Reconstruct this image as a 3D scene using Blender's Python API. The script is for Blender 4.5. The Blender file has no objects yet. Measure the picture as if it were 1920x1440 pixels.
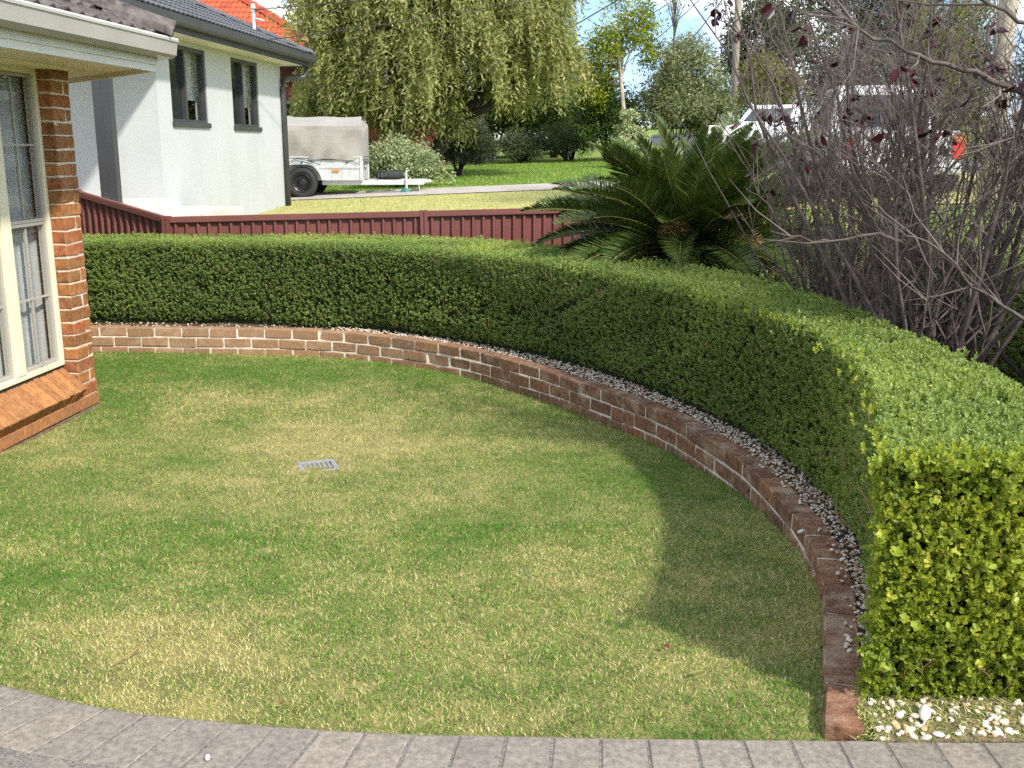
import bpy, bmesh, math, random
import numpy as np
from mathutils import Vector, Matrix

random.seed(7)
rng = np.random.default_rng(7)
scene = bpy.context.scene
C = scene.collection
PI = math.pi
R = math.radians

# ------------------------------------------------------------------ camera
cd = bpy.data.cameras.new('camera')
cam = bpy.data.objects.new('camera', cd)
C.objects.link(cam)
cam.location = (0, 0, 1.75)
cam.rotation_euler = (R(90 - 13.0), 0, 0)
cd.sensor_width = 36.0
cd.lens = 36.4
cd.clip_start = 0.05
cd.clip_end = 3000
scene.camera = cam

# ------------------------------------------------------------------ light
SUN = Vector((0.485, -0.565, 0.667)).normalized()
SUN_EL = math.asin(SUN.z)
SUN_AZ = math.atan2(SUN.x, SUN.y)
w = bpy.data.worlds.new('World')
scene.world = w
w.use_nodes = True
nt = w.node_tree
nt.nodes.clear()
out = nt.nodes.new('ShaderNodeOutputWorld')
bg = nt.nodes.new('ShaderNodeBackground')
sky = nt.nodes.new('ShaderNodeTexSky')
sky.sky_type = 'NISHITA'
sky.sun_disc = False
sky.sun_elevation = SUN_EL
sky.sun_rotation = SUN_AZ
sky.air_density = 1.0
sky.dust_density = 0.3
sky.ozone_density = 1.6
tc = nt.nodes.new('ShaderNodeTexCoord')
lift = nt.nodes.new('ShaderNodeVectorMath'); lift.operation = 'ADD'
lift.inputs[1].default_value = (0, 0, 0.10)
nt.links.new(tc.outputs['Generated'], lift.inputs[0])
nt.links.new(lift.outputs[0], sky.inputs['Vector'])
# cumulus
mp = nt.nodes.new('ShaderNodeMapping'); mp.inputs['Scale'].default_value = (3.2, 3.2, 6.0)
mp.inputs['Location'].default_value = (0.35, 0.1, 0.62)
nt.links.new(tc.outputs['Generated'], mp.inputs['Vector'])
nz = nt.nodes.new('ShaderNodeTexNoise'); nz.inputs['Scale'].default_value = 1.7
nz.inputs['Detail'].default_value = 9; nz.inputs['Roughness'].default_value = 0.56
nt.links.new(mp.outputs[0], nz.inputs['Vector'])
rp = nt.nodes.new('ShaderNodeValToRGB')
rp.color_ramp.elements[0].position = 0.45; rp.color_ramp.elements[1].position = 0.57
nt.links.new(nz.outputs['Fac'], rp.inputs['Fac'])
mx = nt.nodes.new('ShaderNodeMix'); mx.data_type = 'RGBA'
mx.inputs['B'].default_value = (9.0, 9.2, 9.6, 1)
sat = nt.nodes.new('ShaderNodeHueSaturation'); sat.inputs['Saturation'].default_value = 1.0
sat.inputs['Value'].default_value = 1.15
nt.links.new(sky.outputs[0], sat.inputs['Color'])
nt.links.new(sat.outputs[0], mx.inputs['A'])
nt.links.new(rp.outputs[0], mx.inputs['Factor'])
nt.links.new(mx.outputs['Result'], bg.inputs['Color'])
bg.inputs['Strength'].default_value = 0.15
nt.links.new(bg.outputs[0], out.inputs[0])

sd = bpy.data.lights.new('sun', 'SUN')
sd.energy = 3.7
sd.angle = R(2.5)
sd.color = (1.0, 0.93, 0.81)
so = bpy.data.objects.new('sun', sd)
C.objects.link(so)
so.location = (4, -5, 8)
so.rotation_euler = SUN.to_track_quat('Z', 'Y').to_euler()

vs = scene.view_settings
vs.view_transform = 'Standard'
vs.look = 'None'
vs.gamma = 1.0
vs.exposure = 0.63
vs.use_curve_mapping = False
scene.cycles.max_bounces = 7
scene.cycles.diffuse_bounces = 4
scene.cycles.glossy_bounces = 3
scene.cycles.transmission_bounces = 4
scene.cycles.transparent_max_bounces = 8
scene.cycles.use_denoising = False
scene.cycles.caustics_reflective = False
scene.cycles.caustics_refractive = False

# ------------------------------------------------------------------ materials
def base_mat(name):
    m = bpy.data.materials.new(name); m.use_nodes = True
    t = m.node_tree; b = t.nodes['Principled BSDF']
    return m, t, b

def ramp(t, stops):
    r = t.nodes.new('ShaderNodeValToRGB')
    el = r.color_ramp.elements
    while len(el) < len(stops): el.new(0.5)
    for e, (p, c) in zip(el, stops):
        e.position = p; e.color = (c[0], c[1], c[2], 1)
    return r

def noise(t, scale, detail=4, rough=0.55, vec=None, kind='Position', stretch=None):
    n = t.nodes.new('ShaderNodeTexNoise')
    n.inputs['Scale'].default_value = scale
    n.inputs['Detail'].default_value = detail
    n.inputs['Roughness'].default_value = rough
    if kind == 'Position':
        v = t.nodes.new('ShaderNodeNewGeometry').outputs['Position']
    else:
        v = t.nodes.new('ShaderNodeTexCoord').outputs[kind]
    if stretch:
        q = t.nodes.new('ShaderNodeMapping'); q.inputs['Scale'].default_value = stretch
        t.links.new(v, q.inputs['Vector']); v = q.outputs[0]
    t.links.new(v, n.inputs['Vector'])
    return n.outputs['Fac']

def mixc(t, fac, a, b, mode='MIX'):
    m = t.nodes.new('ShaderNodeMix'); m.data_type = 'RGBA'; m.blend_type = mode
    for s, v in (('Factor', fac), ('A', a), ('B', b)):
        if isinstance(v, (int, float)): m.inputs[s].default_value = v
        elif isinstance(v, tuple): m.inputs[s].default_value = (v[0], v[1], v[2], 1)
        else: t.links.new(v, m.inputs[s])
    return m.outputs['Result']

def bump(t, b, h, strength=0.3, dist=0.01):
    n = t.nodes.new('ShaderNodeBump')
    n.inputs['Strength'].default_value = strength
    n.inputs['Distance'].default_value = dist
    t.links.new(h, n.inputs['Height'])
    t.links.new(n.outputs[0], b.inputs['Normal'])

def plain(name, c1, c2=None, scale=8, rough=0.6, metal=0.0, bmp=0.0, bscale=60, bdist=0.004, spec=0.5, stretch=None, lo=0.35, hi=0.65):
    m, t, b = base_mat(name)
    c2 = c2 or tuple(x * 0.8 for x in c1)
    r = ramp(t, [(lo, c2), (hi, c1)])
    t.links.new(noise(t, scale, stretch=stretch), r.inputs['Fac'])
    t.links.new(r.outputs[0], b.inputs['Base Color'])
    b.inputs['Roughness'].default_value = rough
    b.inputs['Metallic'].default_value = metal
    b.inputs['Specular IOR Level'].default_value = spec
    if bmp: bump(t, b, noise(t, bscale, 6, 0.65), bmp, bdist)
    return m

def per_object(name, stops, grain=40, gamt=0.35, rough=0.85, bmp=0.5, bdist=0.004, bscale=120, dirt=None, dirt_lo=0.5, dirt_hi=0.7, dirt_scale=5, stretch=None):
    """One colour per object (Object Info random) with grain on top."""
    m, t, b = base_mat(name)
    oi = t.nodes.new('ShaderNodeObjectInfo')
    r = ramp(t, stops)
    t.links.new(oi.outputs['Random'], r.inputs['Fac'])
    g = ramp(t, [(0.3, (1 - gamt,) * 3), (0.7, (1 + gamt * 0.4,) * 3)])
    t.links.new(noise(t, grain, 6, 0.65, stretch=stretch), g.inputs['Fac'])
    col = mixc(t, 1.0, r.outputs[0], g.outputs[0], 'MULTIPLY')
    if dirt:
        d = ramp(t, [(dirt_lo, (0, 0, 0)), (dirt_hi, (1, 1, 1))])
        t.links.new(noise(t, dirt_scale, 5, 0.6), d.inputs['Fac'])
        col = mixc(t, d.outputs[0], col, dirt)
    t.links.new(col, b.inputs['Base Color'])
    b.inputs['Roughness'].default_value = rough
    b.inputs['Specular IOR Level'].default_value = 0.25
    bump(t, b, noise(t, bscale, 6, 0.7, stretch=stretch), bmp, bdist)
    return m

def leafy(name, stops, rough=0.42, trans=0.3, spec=0.4, var=None, tint=None, random_object=False):
    """Leaf colour from the mesh attribute 'rnd' (or per object), partly translucent."""
    m, t, b = base_mat(name)
    if random_object:
        f = t.nodes.new('ShaderNodeObjectInfo').outputs['Random']
    else:
        a = t.nodes.new('ShaderNodeAttribute'); a.attribute_name = 'rnd'; f = a.outputs['Fac']
    r = ramp(t, stops)
    t.links.new(f, r.inputs['Fac'])
    col = r.outputs[0]
    if var:
        g = ramp(t, [(0.35, var[1]), (0.65, var[2])])
        t.links.new(noise(t, var[0], 3), g.inputs['Fac'])
        col = mixc(t, 1.0, col, g.outputs[0], 'MULTIPLY')
    t.links.new(col, b.inputs['Base Color'])
    b.inputs['Roughness'].default_value = rough
    b.inputs['Specular IOR Level'].default_value = spec
    tr = t.nodes.new('ShaderNodeBsdfTranslucent')
    tc_ = mixc(t, 1.0, col, tint or (1.35, 1.25, 0.6), 'MULTIPLY')
    t.links.new(tc_, tr.inputs['Color'])
    ms = t.nodes.new('ShaderNodeMixShader'); ms.inputs[0].default_value = trans
    t.links.new(b.outputs[0], ms.inputs[1]); t.links.new(tr.outputs[0], ms.inputs[2])
    t.links.new(ms.outputs[0], t.nodes['Material Output'].inputs['Surface'])
    return m

def glass_mat(name, tint=(0.75, 0.8, 0.82), f0=0.06, boost=1.0):
    m = bpy.data.materials.new(name); m.use_nodes = True
    t = m.node_tree; t.nodes.clear()
    o = t.nodes.new('ShaderNodeOutputMaterial')
    tr = t.nodes.new('ShaderNodeBsdfTransparent'); tr.inputs[0].default_value = (*tint, 1)
    gl = t.nodes.new('ShaderNodeBsdfGlossy'); gl.inputs['Roughness'].default_value = 0.02
    fr = t.nodes.new('ShaderNodeFresnel'); fr.inputs[0].default_value = 1.55
    ms = t.nodes.new('ShaderNodeMixShader')
    bf = t.nodes.new('ShaderNodeNewGeometry'); su = t.nodes.new('ShaderNodeMath'); su.operation = 'SUBTRACT'; su.use_clamp = True
    t.links.new(fr.outputs[0], su.inputs[0]); t.links.new(bf.outputs['Backfacing'], su.inputs[1])
    t.links.new(su.outputs[0], ms.inputs[0])
    t.links.new(tr.outputs[0], ms.inputs[1]); t.links.new(gl.outputs[0], ms.inputs[2])
    t.links.new(ms.outputs[0], o.inputs[0])
    return m

M = {}
M['house_brick'] = per_object('house_brick', [(0, (.46, .19, .07)), (.3, (.39, .17, .062)), (.55, (.31, .145, .058)), (.75, (.45, .145, .06)), (1, (.26, .13, .062))], grain=26, gamt=.5, bmp=.9, bdist=.006, dirt=(.36, .185, .085), dirt_lo=.52, dirt_hi=.70, dirt_scale=14)
M['sill_brick'] = per_object('sill_brick', [(0, (.50, .23, .085)), (.5, (.43, .20, .08)), (1, (.36, .165, .07))], grain=30, gamt=.4, bmp=.7, bdist=.004)
M['mortar'] = plain('mortar', (.74, .66, .54), (.6, .53, .43), 30, .95, bmp=.6, bscale=200)
M['edge_brick'] = per_object('edge_brick', [(0, (.30, .155, .095)), (.25, (.24, .13, .085)), (.5, (.34, .17, .095)), (.75, (.19, .105, .075)), (1, (.31, .15, .08))], grain=30, gamt=.6, bmp=1.0, bdist=.007, dirt=(.46, .35, .25), dirt_lo=.50, dirt_hi=.74, dirt_scale=7)
def weathered(m, lo, hi, col, amt):
    t = m.node_tree; b = t.nodes['Principled BSDF']; src = b.inputs['Base Color'].links[0].from_socket
    g = t.nodes.new('ShaderNodeNewGeometry'); sx = t.nodes.new('ShaderNodeSeparateXYZ'); t.links.new(g.outputs['Position'], sx.inputs[0])
    mr = t.nodes.new('ShaderNodeMapRange'); mr.inputs['From Min'].default_value = lo; mr.inputs['From Max'].default_value = hi; mr.inputs['To Max'].default_value = amt
    t.links.new(sx.outputs['X'], mr.inputs['Value'])
    t.links.new(mixc(t, mr.outputs[0], src, col), b.inputs['Base Color'])
weathered(M['edge_brick'], .5, -1.6, (.56, .37, .22), .42)
M['edge_mortar'] = plain('edge_mortar', (.66, .61, .52), (.46, .42, .35), 14, .95, bmp=.7, bscale=150)
M['paver'] = per_object('paver', [(0, (.30, .262, .225)), (.5, (.265, .232, .20)), (1, (.325, .28, .235))], grain=55, gamt=.45, bmp=.8, bdist=.003, bscale=260, dirt=(.17, .15, .135), dirt_lo=.55, dirt_hi=.75, dirt_scale=5)
M['paving_joint'] = plain('paving_joint', (.27, .245, .22), (.10, .09, .08), 150, .95, bmp=.8, bscale=200)
M['cream_metal'] = plain('cream_metal', (.80, .74, .56), (.74, .68, .50), 3, .35)
M['sash_grey'] = plain('sash_grey', (.42, .40, .35), (.37, .35, .31), 3, .45)
M['white_paint'] = plain('white_paint', (.78, .76, .70), (.72, .70, .64), 3, .5)
M['soffit_paint'] = plain('soffit_paint', (.86, .80, .67), (.83, .77, .63), 2, .6)
M['gutter_grey'] = plain('gutter_grey', (.40, .38, .34), (.36, .34, .30), 3, .35)
M['gutter_lip'] = plain('gutter_lip', (.62, .60, .56), (.55, .53, .5), 3, .4)
M['dark_trim'] = plain('dark_trim', (.03, .03, .035), (.025, .025, .028), 3, .4)
M['old_tile'] = per_object('old_tile', [(0, (.12, .10, .095)), (1, (.17, .145, .135))], grain=22, gamt=.5, bmp=.9, bdist=.006, dirt=(.055, .045, .042), dirt_lo=.5, dirt_hi=.65, dirt_scale=9)
M['lace'] = plain('lace', (.50, .515, .52), (.41, .425, .435), 30, .9, stretch=(8, 8, .4))
M['render_white'] = plain('render_white', (.48, .50, .51), (.445, .465, .475), 1.3, .9, bmp=.25, bscale=180, bdist=.003)
def streaks(m, col, amt, lo=.52, hi=.75, stretch=(2.2, 2.2, .18)):
    t = m.node_tree; b = t.nodes['Principled BSDF']; src = b.inputs['Base Color'].links[0].from_socket
    r = ramp(t, [(lo, (0, 0, 0)), (hi, (amt,) * 3)])
    t.links.new(noise(t, 1.6, 6, .62, stretch=stretch), r.inputs['Fac'])
    t.links.new(mixc(t, r.outputs[0], src, col), b.inputs['Base Color'])
streaks(M['render_white'], (.40, .40, .37), .45)
M['slab_white'] = plain('slab_white', (.62, .60, .56), (.5, .48, .44), 3, .9)
M['charcoal_metal'] = plain('charcoal_metal', (.055, .056, .06), (.045, .046, .05), 2, .45)
M['charcoal_tile'] = per_object('charcoal_tile', [(0, (.085, .088, .10)), (1, (.115, .118, .13))], grain=9, gamt=.25, rough=.55, bmp=.3)
M['fence_brown'] = plain('fence_brown', (.18, .060, .050), (.155, .052, .043), 2.5, .5)
streaks(M['fence_brown'], (.20, .085, .07), .5, .45, .8, (3, 3, .8))
M['red_brick'] = plain('red_brick', (.15, .036, .026), (.10, .028, .02), 5, .9)  # darkened brick, the weeping tree's shade put into its colour
M['red_tile'] = per_object('red_tile', [(0, (.42, .09, .04)), (.5, (.52, .125, .055)), (1, (.36, .075, .04))], grain=6, gamt=.25, bmp=.3)
M['canvas'] = plain('canvas', (.335, .32, .295), (.29, .28, .26), 2.2, .85, bmp=.3, bscale=14, bdist=.03)
M['galv'] = plain('galv', (.66, .68, .68), (.50, .53, .54), 9, .5, metal=.25)
M['galv_pale'] = plain('galv_pale', (.66, .67, .66), (.55, .56, .56), 6, .5, metal=.3)
M['tyre_rubber'] = plain('tyre_rubber', (.028, .028, .030), (.02, .02, .022), 20, .75)
M['rim_black'] = plain('rim_black', (.018, .018, .02), (.012, .012, .013), 8, .4, metal=.2)
M['amber'] = plain('amber', (.85, .25, .03), (.8, .22, .03), 3, .3)
M['tail_red'] = plain('tail_red', (.65, .03, .02), (.6, .025, .02), 3, .25)
M['teal_plastic'] = plain('teal_plastic', (.04, .16, .16), (.03, .12, .12), 6, .5)
M['chalk'] = plain('chalk', (.4, .4, .4), (.3, .3, .3), 40, .9)
M['car_white'] = plain('car_white', (.80, .81, .82), (.78, .79, .80), 2, .22)
M['car_glass'] = plain('car_glass', (.02, .025, .03), (.015, .02, .022), 2, .05, spec=.9)
M['black_plastic'] = plain('black_plastic', (.02, .02, .02), (.015, .015, .015), 4, .5)
M['concrete'] = plain('concrete', (.44, .40, .36), (.36, .33, .30), 3, .9)
M['asphalt'] = plain('asphalt', (.075, .073, .07), (.055, .053, .05), 6, .9)
M['soil'] = plain('soil', (.13, .085, .055), (.07, .046, .03), 12, .95, bmp=.9, bscale=50, bdist=.02)
M['litter'] = plain('litter', (.24, .19, .10), (.10, .075, .045), 40, .95, bmp=.9, bscale=140, bdist=.01)
M['thatch'] = plain('thatch', (.30, .26, .10), (.14, .14, .045), 9, .95, bmp=.8, bscale=120, bdist=.01)
M['far_grass'] = plain('far_grass', (.20, .28, .035), (.15, .23, .025), 2.2, .9, bmp=.7, bscale=25, bdist=.05)
M['dry_grass'] = plain('dry_grass', (.46, .42, .15), (.36, .36, .11), 3.5, .9, bmp=.7, bscale=25, bdist=.05)
M['grate'] = plain('grate', (.30, .31, .34), (.20, .21, .23), 30, .7, bmp=.4)
M['hole'] = plain('hole', (.012, .012, .012), None, 5, 1)
M['pole_wood'] = plain('pole_wood', (.36, .30, .25), (.25, .21, .18), 3, .9, stretch=(14, 14, .6), bmp=.4)
M['wire'] = plain('wire', (.02, .02, .02), None, 3, .6)
M['bark_dark'] = plain('bark_dark', (.055, .04, .03), (.03, .022, .017), 10, .95, bmp=.8, bscale=22, bdist=.03)
M['bark_grey'] = plain('bark_grey', (.15, .125, .105), (.10, .083, .07), 12, .9, bmp=.6, bscale=30, bdist=.02)
M['bark_pale'] = plain('bark_pale', (.46, .40, .33), (.33, .28, .23), 4, .9, bmp=.4)
M['plum_bark'] = plain('plum_bark', (.125, .095, .085), (.07, .054, .050), 22, .8, bmp=.5, bscale=90, bdist=.006)
M['plum_twig'] = plain('plum_twig', (.175, .135, .122), (.095, .072, .068), 9, .8)

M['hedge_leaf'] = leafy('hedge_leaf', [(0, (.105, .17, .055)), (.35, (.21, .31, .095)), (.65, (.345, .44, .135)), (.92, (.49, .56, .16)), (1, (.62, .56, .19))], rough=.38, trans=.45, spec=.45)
M['hedge_end_leaf'] = leafy('hedge_end_leaf', [(0, (.13, .19, .03)), (.35, (.24, .32, .045)), (.7, (.36, .43, .06)), (1, (.58, .54, .09))], rough=.36, trans=.42, spec=.5)
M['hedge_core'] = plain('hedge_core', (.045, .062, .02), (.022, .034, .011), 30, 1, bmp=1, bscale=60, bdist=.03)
M['end_leaf'] = leafy('end_leaf', [(0, (.24, .32, .045)), (.4, (.34, .42, .055)), (.85, (.46, .50, .065)), (1, (.62, .56, .09))], rough=.30, trans=.35, spec=.5, random_object=True)
M['lawn_blade'] = leafy('lawn_blade', [(0, (.070, .19, .026)), (.22, (.115, .27, .036)), (.42, (.20, .335, .052)), (.56, (.42, .41, .12)), (.80, (.66, .59, .26)), (1, (.78, .72, .42))], rough=.6, trans=.3, spec=.2, tint=(1.15, 1.15, .8))
M['cycad_leaf'] = leafy('cycad_leaf', [(0, (.028, .060, .018)), (.5, (.065, .105, .024)), (1, (.16, .18, .035))], rough=.3, trans=.15, spec=.5)
M['cycad_dead'] = leafy('cycad_dead', [(0, (.26, .16, .07)), (.5, (.40, .27, .12)), (1, (.50, .36, .17))], rough=.7, trans=.2, spec=.2)
M['cycad_rachis'] = plain('cycad_rachis', (.18, .17, .04), (.12, .12, .03), 10, .6)
M['plum_leaf'] = leafy('plum_leaf', [(0, (.020, .008, .012)), (.5, (.040, .014, .02)), (1, (.09, .012, .016))], rough=.4, trans=.2, spec=.4, random_object=True, tint=(1.6, .6, .6))
M['weep_leaf'] = leafy('weep_leaf', [(0, (.115, .14, .045)), (.5, (.25, .275, .09)), (.85, (.40, .405, .155)), (1, (.56, .47, .27))], rough=.5, trans=.35, spec=.3)
M['lime_leaf'] = leafy('lime_leaf', [(0, (.09, .14, .02)), (.5, (.23, .29, .022)), (1, (.44, .44, .04))], rough=.45, trans=.35, spec=.3)
M['olive_leaf'] = leafy('olive_leaf', [(0, (.10, .13, .05)), (.5, (.20, .23, .10)), (1, (.42, .43, .26))], rough=.45, trans=.25, spec=.4)
M['silver_leaf'] = leafy('silver_leaf', [(0, (.14, .19, .09)), (.5, (.30, .36, .19)), (1, (.52, .56, .34))], rough=.6, trans=.25, spec=.3)
M['shrub_leaf'] = leafy('shrub_leaf', [(0, (.04, .085, .014)), (.5, (.09, .15, .02)), (1, (.17, .23, .03))], rough=.4, trans=.3, spec=.4)
M['grey_shrub_leaf'] = leafy('grey_shrub_leaf', [(0, (.06, .085, .04)), (.5, (.11, .14, .065)), (1, (.18, .21, .11))], rough=.5, trans=.25, spec=.3)
M['gum_leaf'] = leafy('gum_leaf', [(0, (.05, .065, .035)), (.5, (.085, .10, .055)), (1, (.14, .155, .085))], rough=.5, trans=.2, spec=.3)
M['gold_leaf'] = leafy('gold_leaf', [(0, (.11, .12, .02)), (.5, (.20, .20, .04)), (1, (.30, .29, .08))], rough=.5, trans=.3, spec=.3)
M['conifer_leaf'] = leafy('conifer_leaf', [(0, (.05, .07, .012)), (.5, (.12, .14, .02)), (1, (.22, .23, .03))], rough=.5, trans=.25, spec=.3)
M['fallen_leaf'] = leafy('fallen_leaf', [(0, (.30, .33, .09)), (1, (.42, .40, .13))], rough=.5, random_object=True)
M['red_leaf'] = plain('red_leaf', (.22, .02, .02), None, 10, .6)
M['dead_stem'] = plain('dead_stem', (.34, .22, .10), None, 10, .8)
M['strap_leaf'] = leafy('strap_leaf', [(0, (.03, .07, .012)), (1, (.10, .16, .03))], rough=.4, trans=.3)
M['glass'] = glass_mat('window_glass', (.95, .96, .96))

def pebble_mat(name, random_object=False):
    m, t, b = base_mat(name)
    if random_object: f = t.nodes.new('ShaderNodeObjectInfo').outputs['Random']
    else:
        a = t.nodes.new('ShaderNodeAttribute'); a.attribute_name = 'rnd'; f = a.outputs['Fac']
    r = ramp(t, [(0, (.50, .42, .33)), (.3, (.64, .56, .46)), (.68, (.74, .69, .61)), (.82, (.58, .42, .25)), (1, (.44, .25, .12))])
    t.links.new(f, r.inputs['Fac'])
    t.links.new(r.outputs[0], b.inputs['Base Color']); b.inputs['Roughness'].default_value = .55
    return m
M['pebble'] = pebble_mat('pebble')
M['white_pebble'] = plain('white_pebble', (.64, .62, .57), (.56, .54, .49), 60, .5)

# ------------------------------------------------------------------ object helpers
def link(o, parent=None):
    C.objects.link(o)
    if parent is not None: o.parent = parent
    return o

def tag(o, label=None, cat=None, group=None, kind=None):
    if label: o['label'] = label
    if cat: o['category'] = cat
    if group: o['group'] = group
    if kind: o['kind'] = kind
    return o

def thing(name, label, cat, loc=(0, 0, 0), rz=0.0, group=None):
    o = bpy.data.objects.new(name, None)
    o.empty_display_size = .2
    link(o); o.location = loc; o.rotation_euler = (0, 0, rz)
    return tag(o, label, cat, group)

class MB:
    """Collects polygons; becomes one mesh."""
    def __init__(s): s.v = []; s.f = []
    def add(s, vs, fs):
        n = len(s.v); s.v.extend([tuple(p) for p in vs]); s.f.extend([tuple(i + n for i in f) for f in fs]); return s
    def box(s, x0, x1, y0, y1, z0, z1):
        v = [(x, y, z) for z in (z0, z1) for y in (y0, y1) for x in (x0, x1)]
        return s.add(v, [(0, 2, 3, 1), (4, 5, 7, 6), (0, 1, 5, 4), (2, 6, 7, 3), (0, 4, 6, 2), (1, 3, 7, 5)])
    def prism(s, prof, axis, a0, a1):
        """profile (list of 2D) extruded along axis 'x','y' or 'z' from a0 to a1"""
        n = len(prof); v = []
        for a in (a0, a1):
            for p, q in prof:
                v.append({'x': (a, p, q), 'y': (p, a, q), 'z': (p, q, a)}[axis])
        f = [tuple(range(n))[::-1], tuple(range(n, 2 * n))] + [(i, (i + 1) % n, n + (i + 1) % n, n + i) for i in range(n)]
        return s.add(v, f)
    def tube(s, pts, rad, k=8, cap=True):
        pts = [Vector(p) for p in pts]; n = len(pts)
        if not hasattr(rad, '__len__'): rad = [rad] * n
        v = []; up = Vector((0.13, 0.27, 0.95))
        for i, p in enumerate(pts):
            d = (pts[min(i + 1, n - 1)] - pts[max(i - 1, 0)])
            if d.length < 1e-9: d = Vector((0, 0, 1))
            d.normalize()
            a = d.cross(up)
            if a.length < .05: a = d.cross(Vector((1, 0, 0)))
            a.normalize(); b = d.cross(a)
            for j in range(k):
                t = 2 * PI * j / k
                v.append(p + (a * math.cos(t) + b * math.sin(t)) * rad[i])
        f = [(i * k + j, i * k + (j + 1) % k, (i + 1) * k + (j + 1) % k, (i + 1) * k + j) for i in range(n - 1) for j in range(k)]
        if cap: f += [tuple(range(k))[::-1], tuple(range((n - 1) * k, n * k))]
        return s.add(v, f)
    def lathe(s, prof, k=28, axis='z', c=(0, 0, 0)):
        """closed ring profile [(r,h)...] around an axis"""
        n = len(prof); v = []
        for j in range(k):
            t = 2 * PI * j / k; ct, st = math.cos(t), math.sin(t)
            for r, h in prof:
                p = {'z': (r * ct, r * st, h), 'y': (r * ct, h, r * st), 'x': (h, r * ct, r * st)}[axis]
                v.append((p[0] + c[0], p[1] + c[1], p[2] + c[2]))
        f = [(j * n + i, ((j + 1) % k) * n + i, ((j + 1) % k) * n + (i + 1) % n, j * n + (i + 1) % n) for j in range(k) for i in range(n)]
        return s.add(v, f)
    def mesh(s, name, mat, smooth=False, bevel=0, weld=False):
        me = bpy.data.meshes.new(name); me.from_pydata(s.v, [], s.f)
        bm = bmesh.new(); bm.from_mesh(me)
        if bevel: bmesh.ops.bevel(bm, geom=bm.edges[:], offset=bevel, segments=1, affect='EDGES')
        bmesh.ops.recalc_face_normals(bm, faces=bm.faces[:])
        bm.to_mesh(me); bm.free()
        if smooth: me.polygons.foreach_set('use_smooth', [True] * len(me.polygons))
        if mat: me.materials.append(mat)
        return me
    def build(s, name, mat, parent=None, **k):
        return link(bpy.data.objects.new(name, s.mesh(name, mat, **k)), parent)

def np_mesh(name, V, F, mat, parent=None, rnd=None, smooth=False):
    """V (n,3), F (m,k) arrays -> object."""
    V = np.ascontiguousarray(V, np.float32).reshape(-1, 3); F = np.ascontiguousarray(F, np.int32)
    me = bpy.data.meshes.new(name)
    m, k = F.shape
    me.vertices.add(len(V)); me.vertices.foreach_set('co', V.ravel())
    me.loops.add(m * k); me.loops.foreach_set('vertex_index', F.ravel())
    me.polygons.add(m); me.polygons.foreach_set('loop_start', np.arange(0, m * k, k, dtype=np.int32))
    if rnd is not None:
        a = me.attributes.new('rnd', 'FLOAT', 'POINT'); a.data.foreach_set('value', np.ascontiguousarray(rnd, np.float32))
    if smooth: me.polygons.foreach_set('use_smooth', np.ones(m, bool))
    me.update(calc_edges=True)
    if mat: me.materials.append(mat)
    return link(bpy.data.objects.new(name, me), parent)

def unit(a):
    return a / np.maximum(np.linalg.norm(a, axis=-1, keepdims=True), 1e-9)

def leaf_arrays(Cc, T, N, L, W, rnd, six=False, fold=.25):
    """Leaf blades starting at Cc along T, facing N."""
    n = len(Cc); T = unit(T); B = unit(np.cross(T, N)); N = np.cross(B, T)
    L = np.broadcast_to(np.asarray(L, float).reshape(-1, 1), (n, 1)); W = np.broadcast_to(np.asarray(W, float).reshape(-1, 1), (n, 1))
    up = N * W * fold
    if six == 'oval':
        P = np.stack([Cc, Cc + T * L * .5, Cc + T * L, Cc + T * L * .20 + B * W * .34 + up * .8, Cc + T * L * .52 + B * W * .5 + up, Cc + T * L * .84 + B * W * .36 + up * .8,
                      Cc + T * L * .20 - B * W * .34 + up * .8, Cc + T * L * .52 - B * W * .5 + up, Cc + T * L * .84 - B * W * .36 + up * .8], 1)
        f = np.array([[0, 3, 4, 1], [1, 4, 5, 2], [0, 1, 7, 6], [1, 2, 8, 7]])
    elif six:
        P = np.stack([Cc, Cc + T * L * .30 + B * W * .46 + up, Cc + T * L * .72 + B * W * .42 + up, Cc + T * L,
                      Cc + T * L * .72 - B * W * .42 + up, Cc + T * L * .30 - B * W * .46 + up], 1)
        f = np.array([[0, 1, 2, 3], [0, 3, 4, 5]])
    else:
        P = np.stack([Cc, Cc + T * L * .5 + B * W * .5 + up, Cc + T * L, Cc + T * L * .5 - B * W * .5 + up], 1)
        f = np.array([[0, 1, 2], [0, 2, 3]])
    k = P.shape[1]
    F = (np.arange(n)[:, None, None] * k + f[None]).reshape(-1, f.shape[1])
    return P.reshape(-1, 3), F, np.repeat(rnd, k)

def cat_arrays(parts):
    Vs, Fs, Rs = [], [], []; o = 0
    for V, F, r in parts:
        Vs.append(V); Fs.append(F + o); Rs.append(r); o += len(V)
    return np.concatenate(Vs), np.concatenate(Fs), np.concatenate(Rs)

def rand_dirs(n):
    return unit(rng.normal(size=(n, 3)))

def vnoise(x, y, seed=0, scale=1.0):
    """smooth value noise, vectorised, 0..1"""
    x = np.asarray(x) * scale + seed * 17.3; y = np.asarray(y) * scale - seed * 9.7
    xi = np.floor(x).astype(int); yi = np.floor(y).astype(int); fx = x - xi; fy = y - yi
    def h(a, b):
        v = np.sin(a * 127.1 + b * 311.7 + seed * 74.7) * 43758.5453
        return v - np.floor(v)
    sx = fx * fx * (3 - 2 * fx); sy = fy * fy * (3 - 2 * fy)
    return (h(xi, yi) * (1 - sx) + h(xi + 1, yi) * sx) * (1 - sy) + (h(xi, yi + 1) * (1 - sx) + h(xi + 1, yi + 1) * sx) * sy

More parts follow.
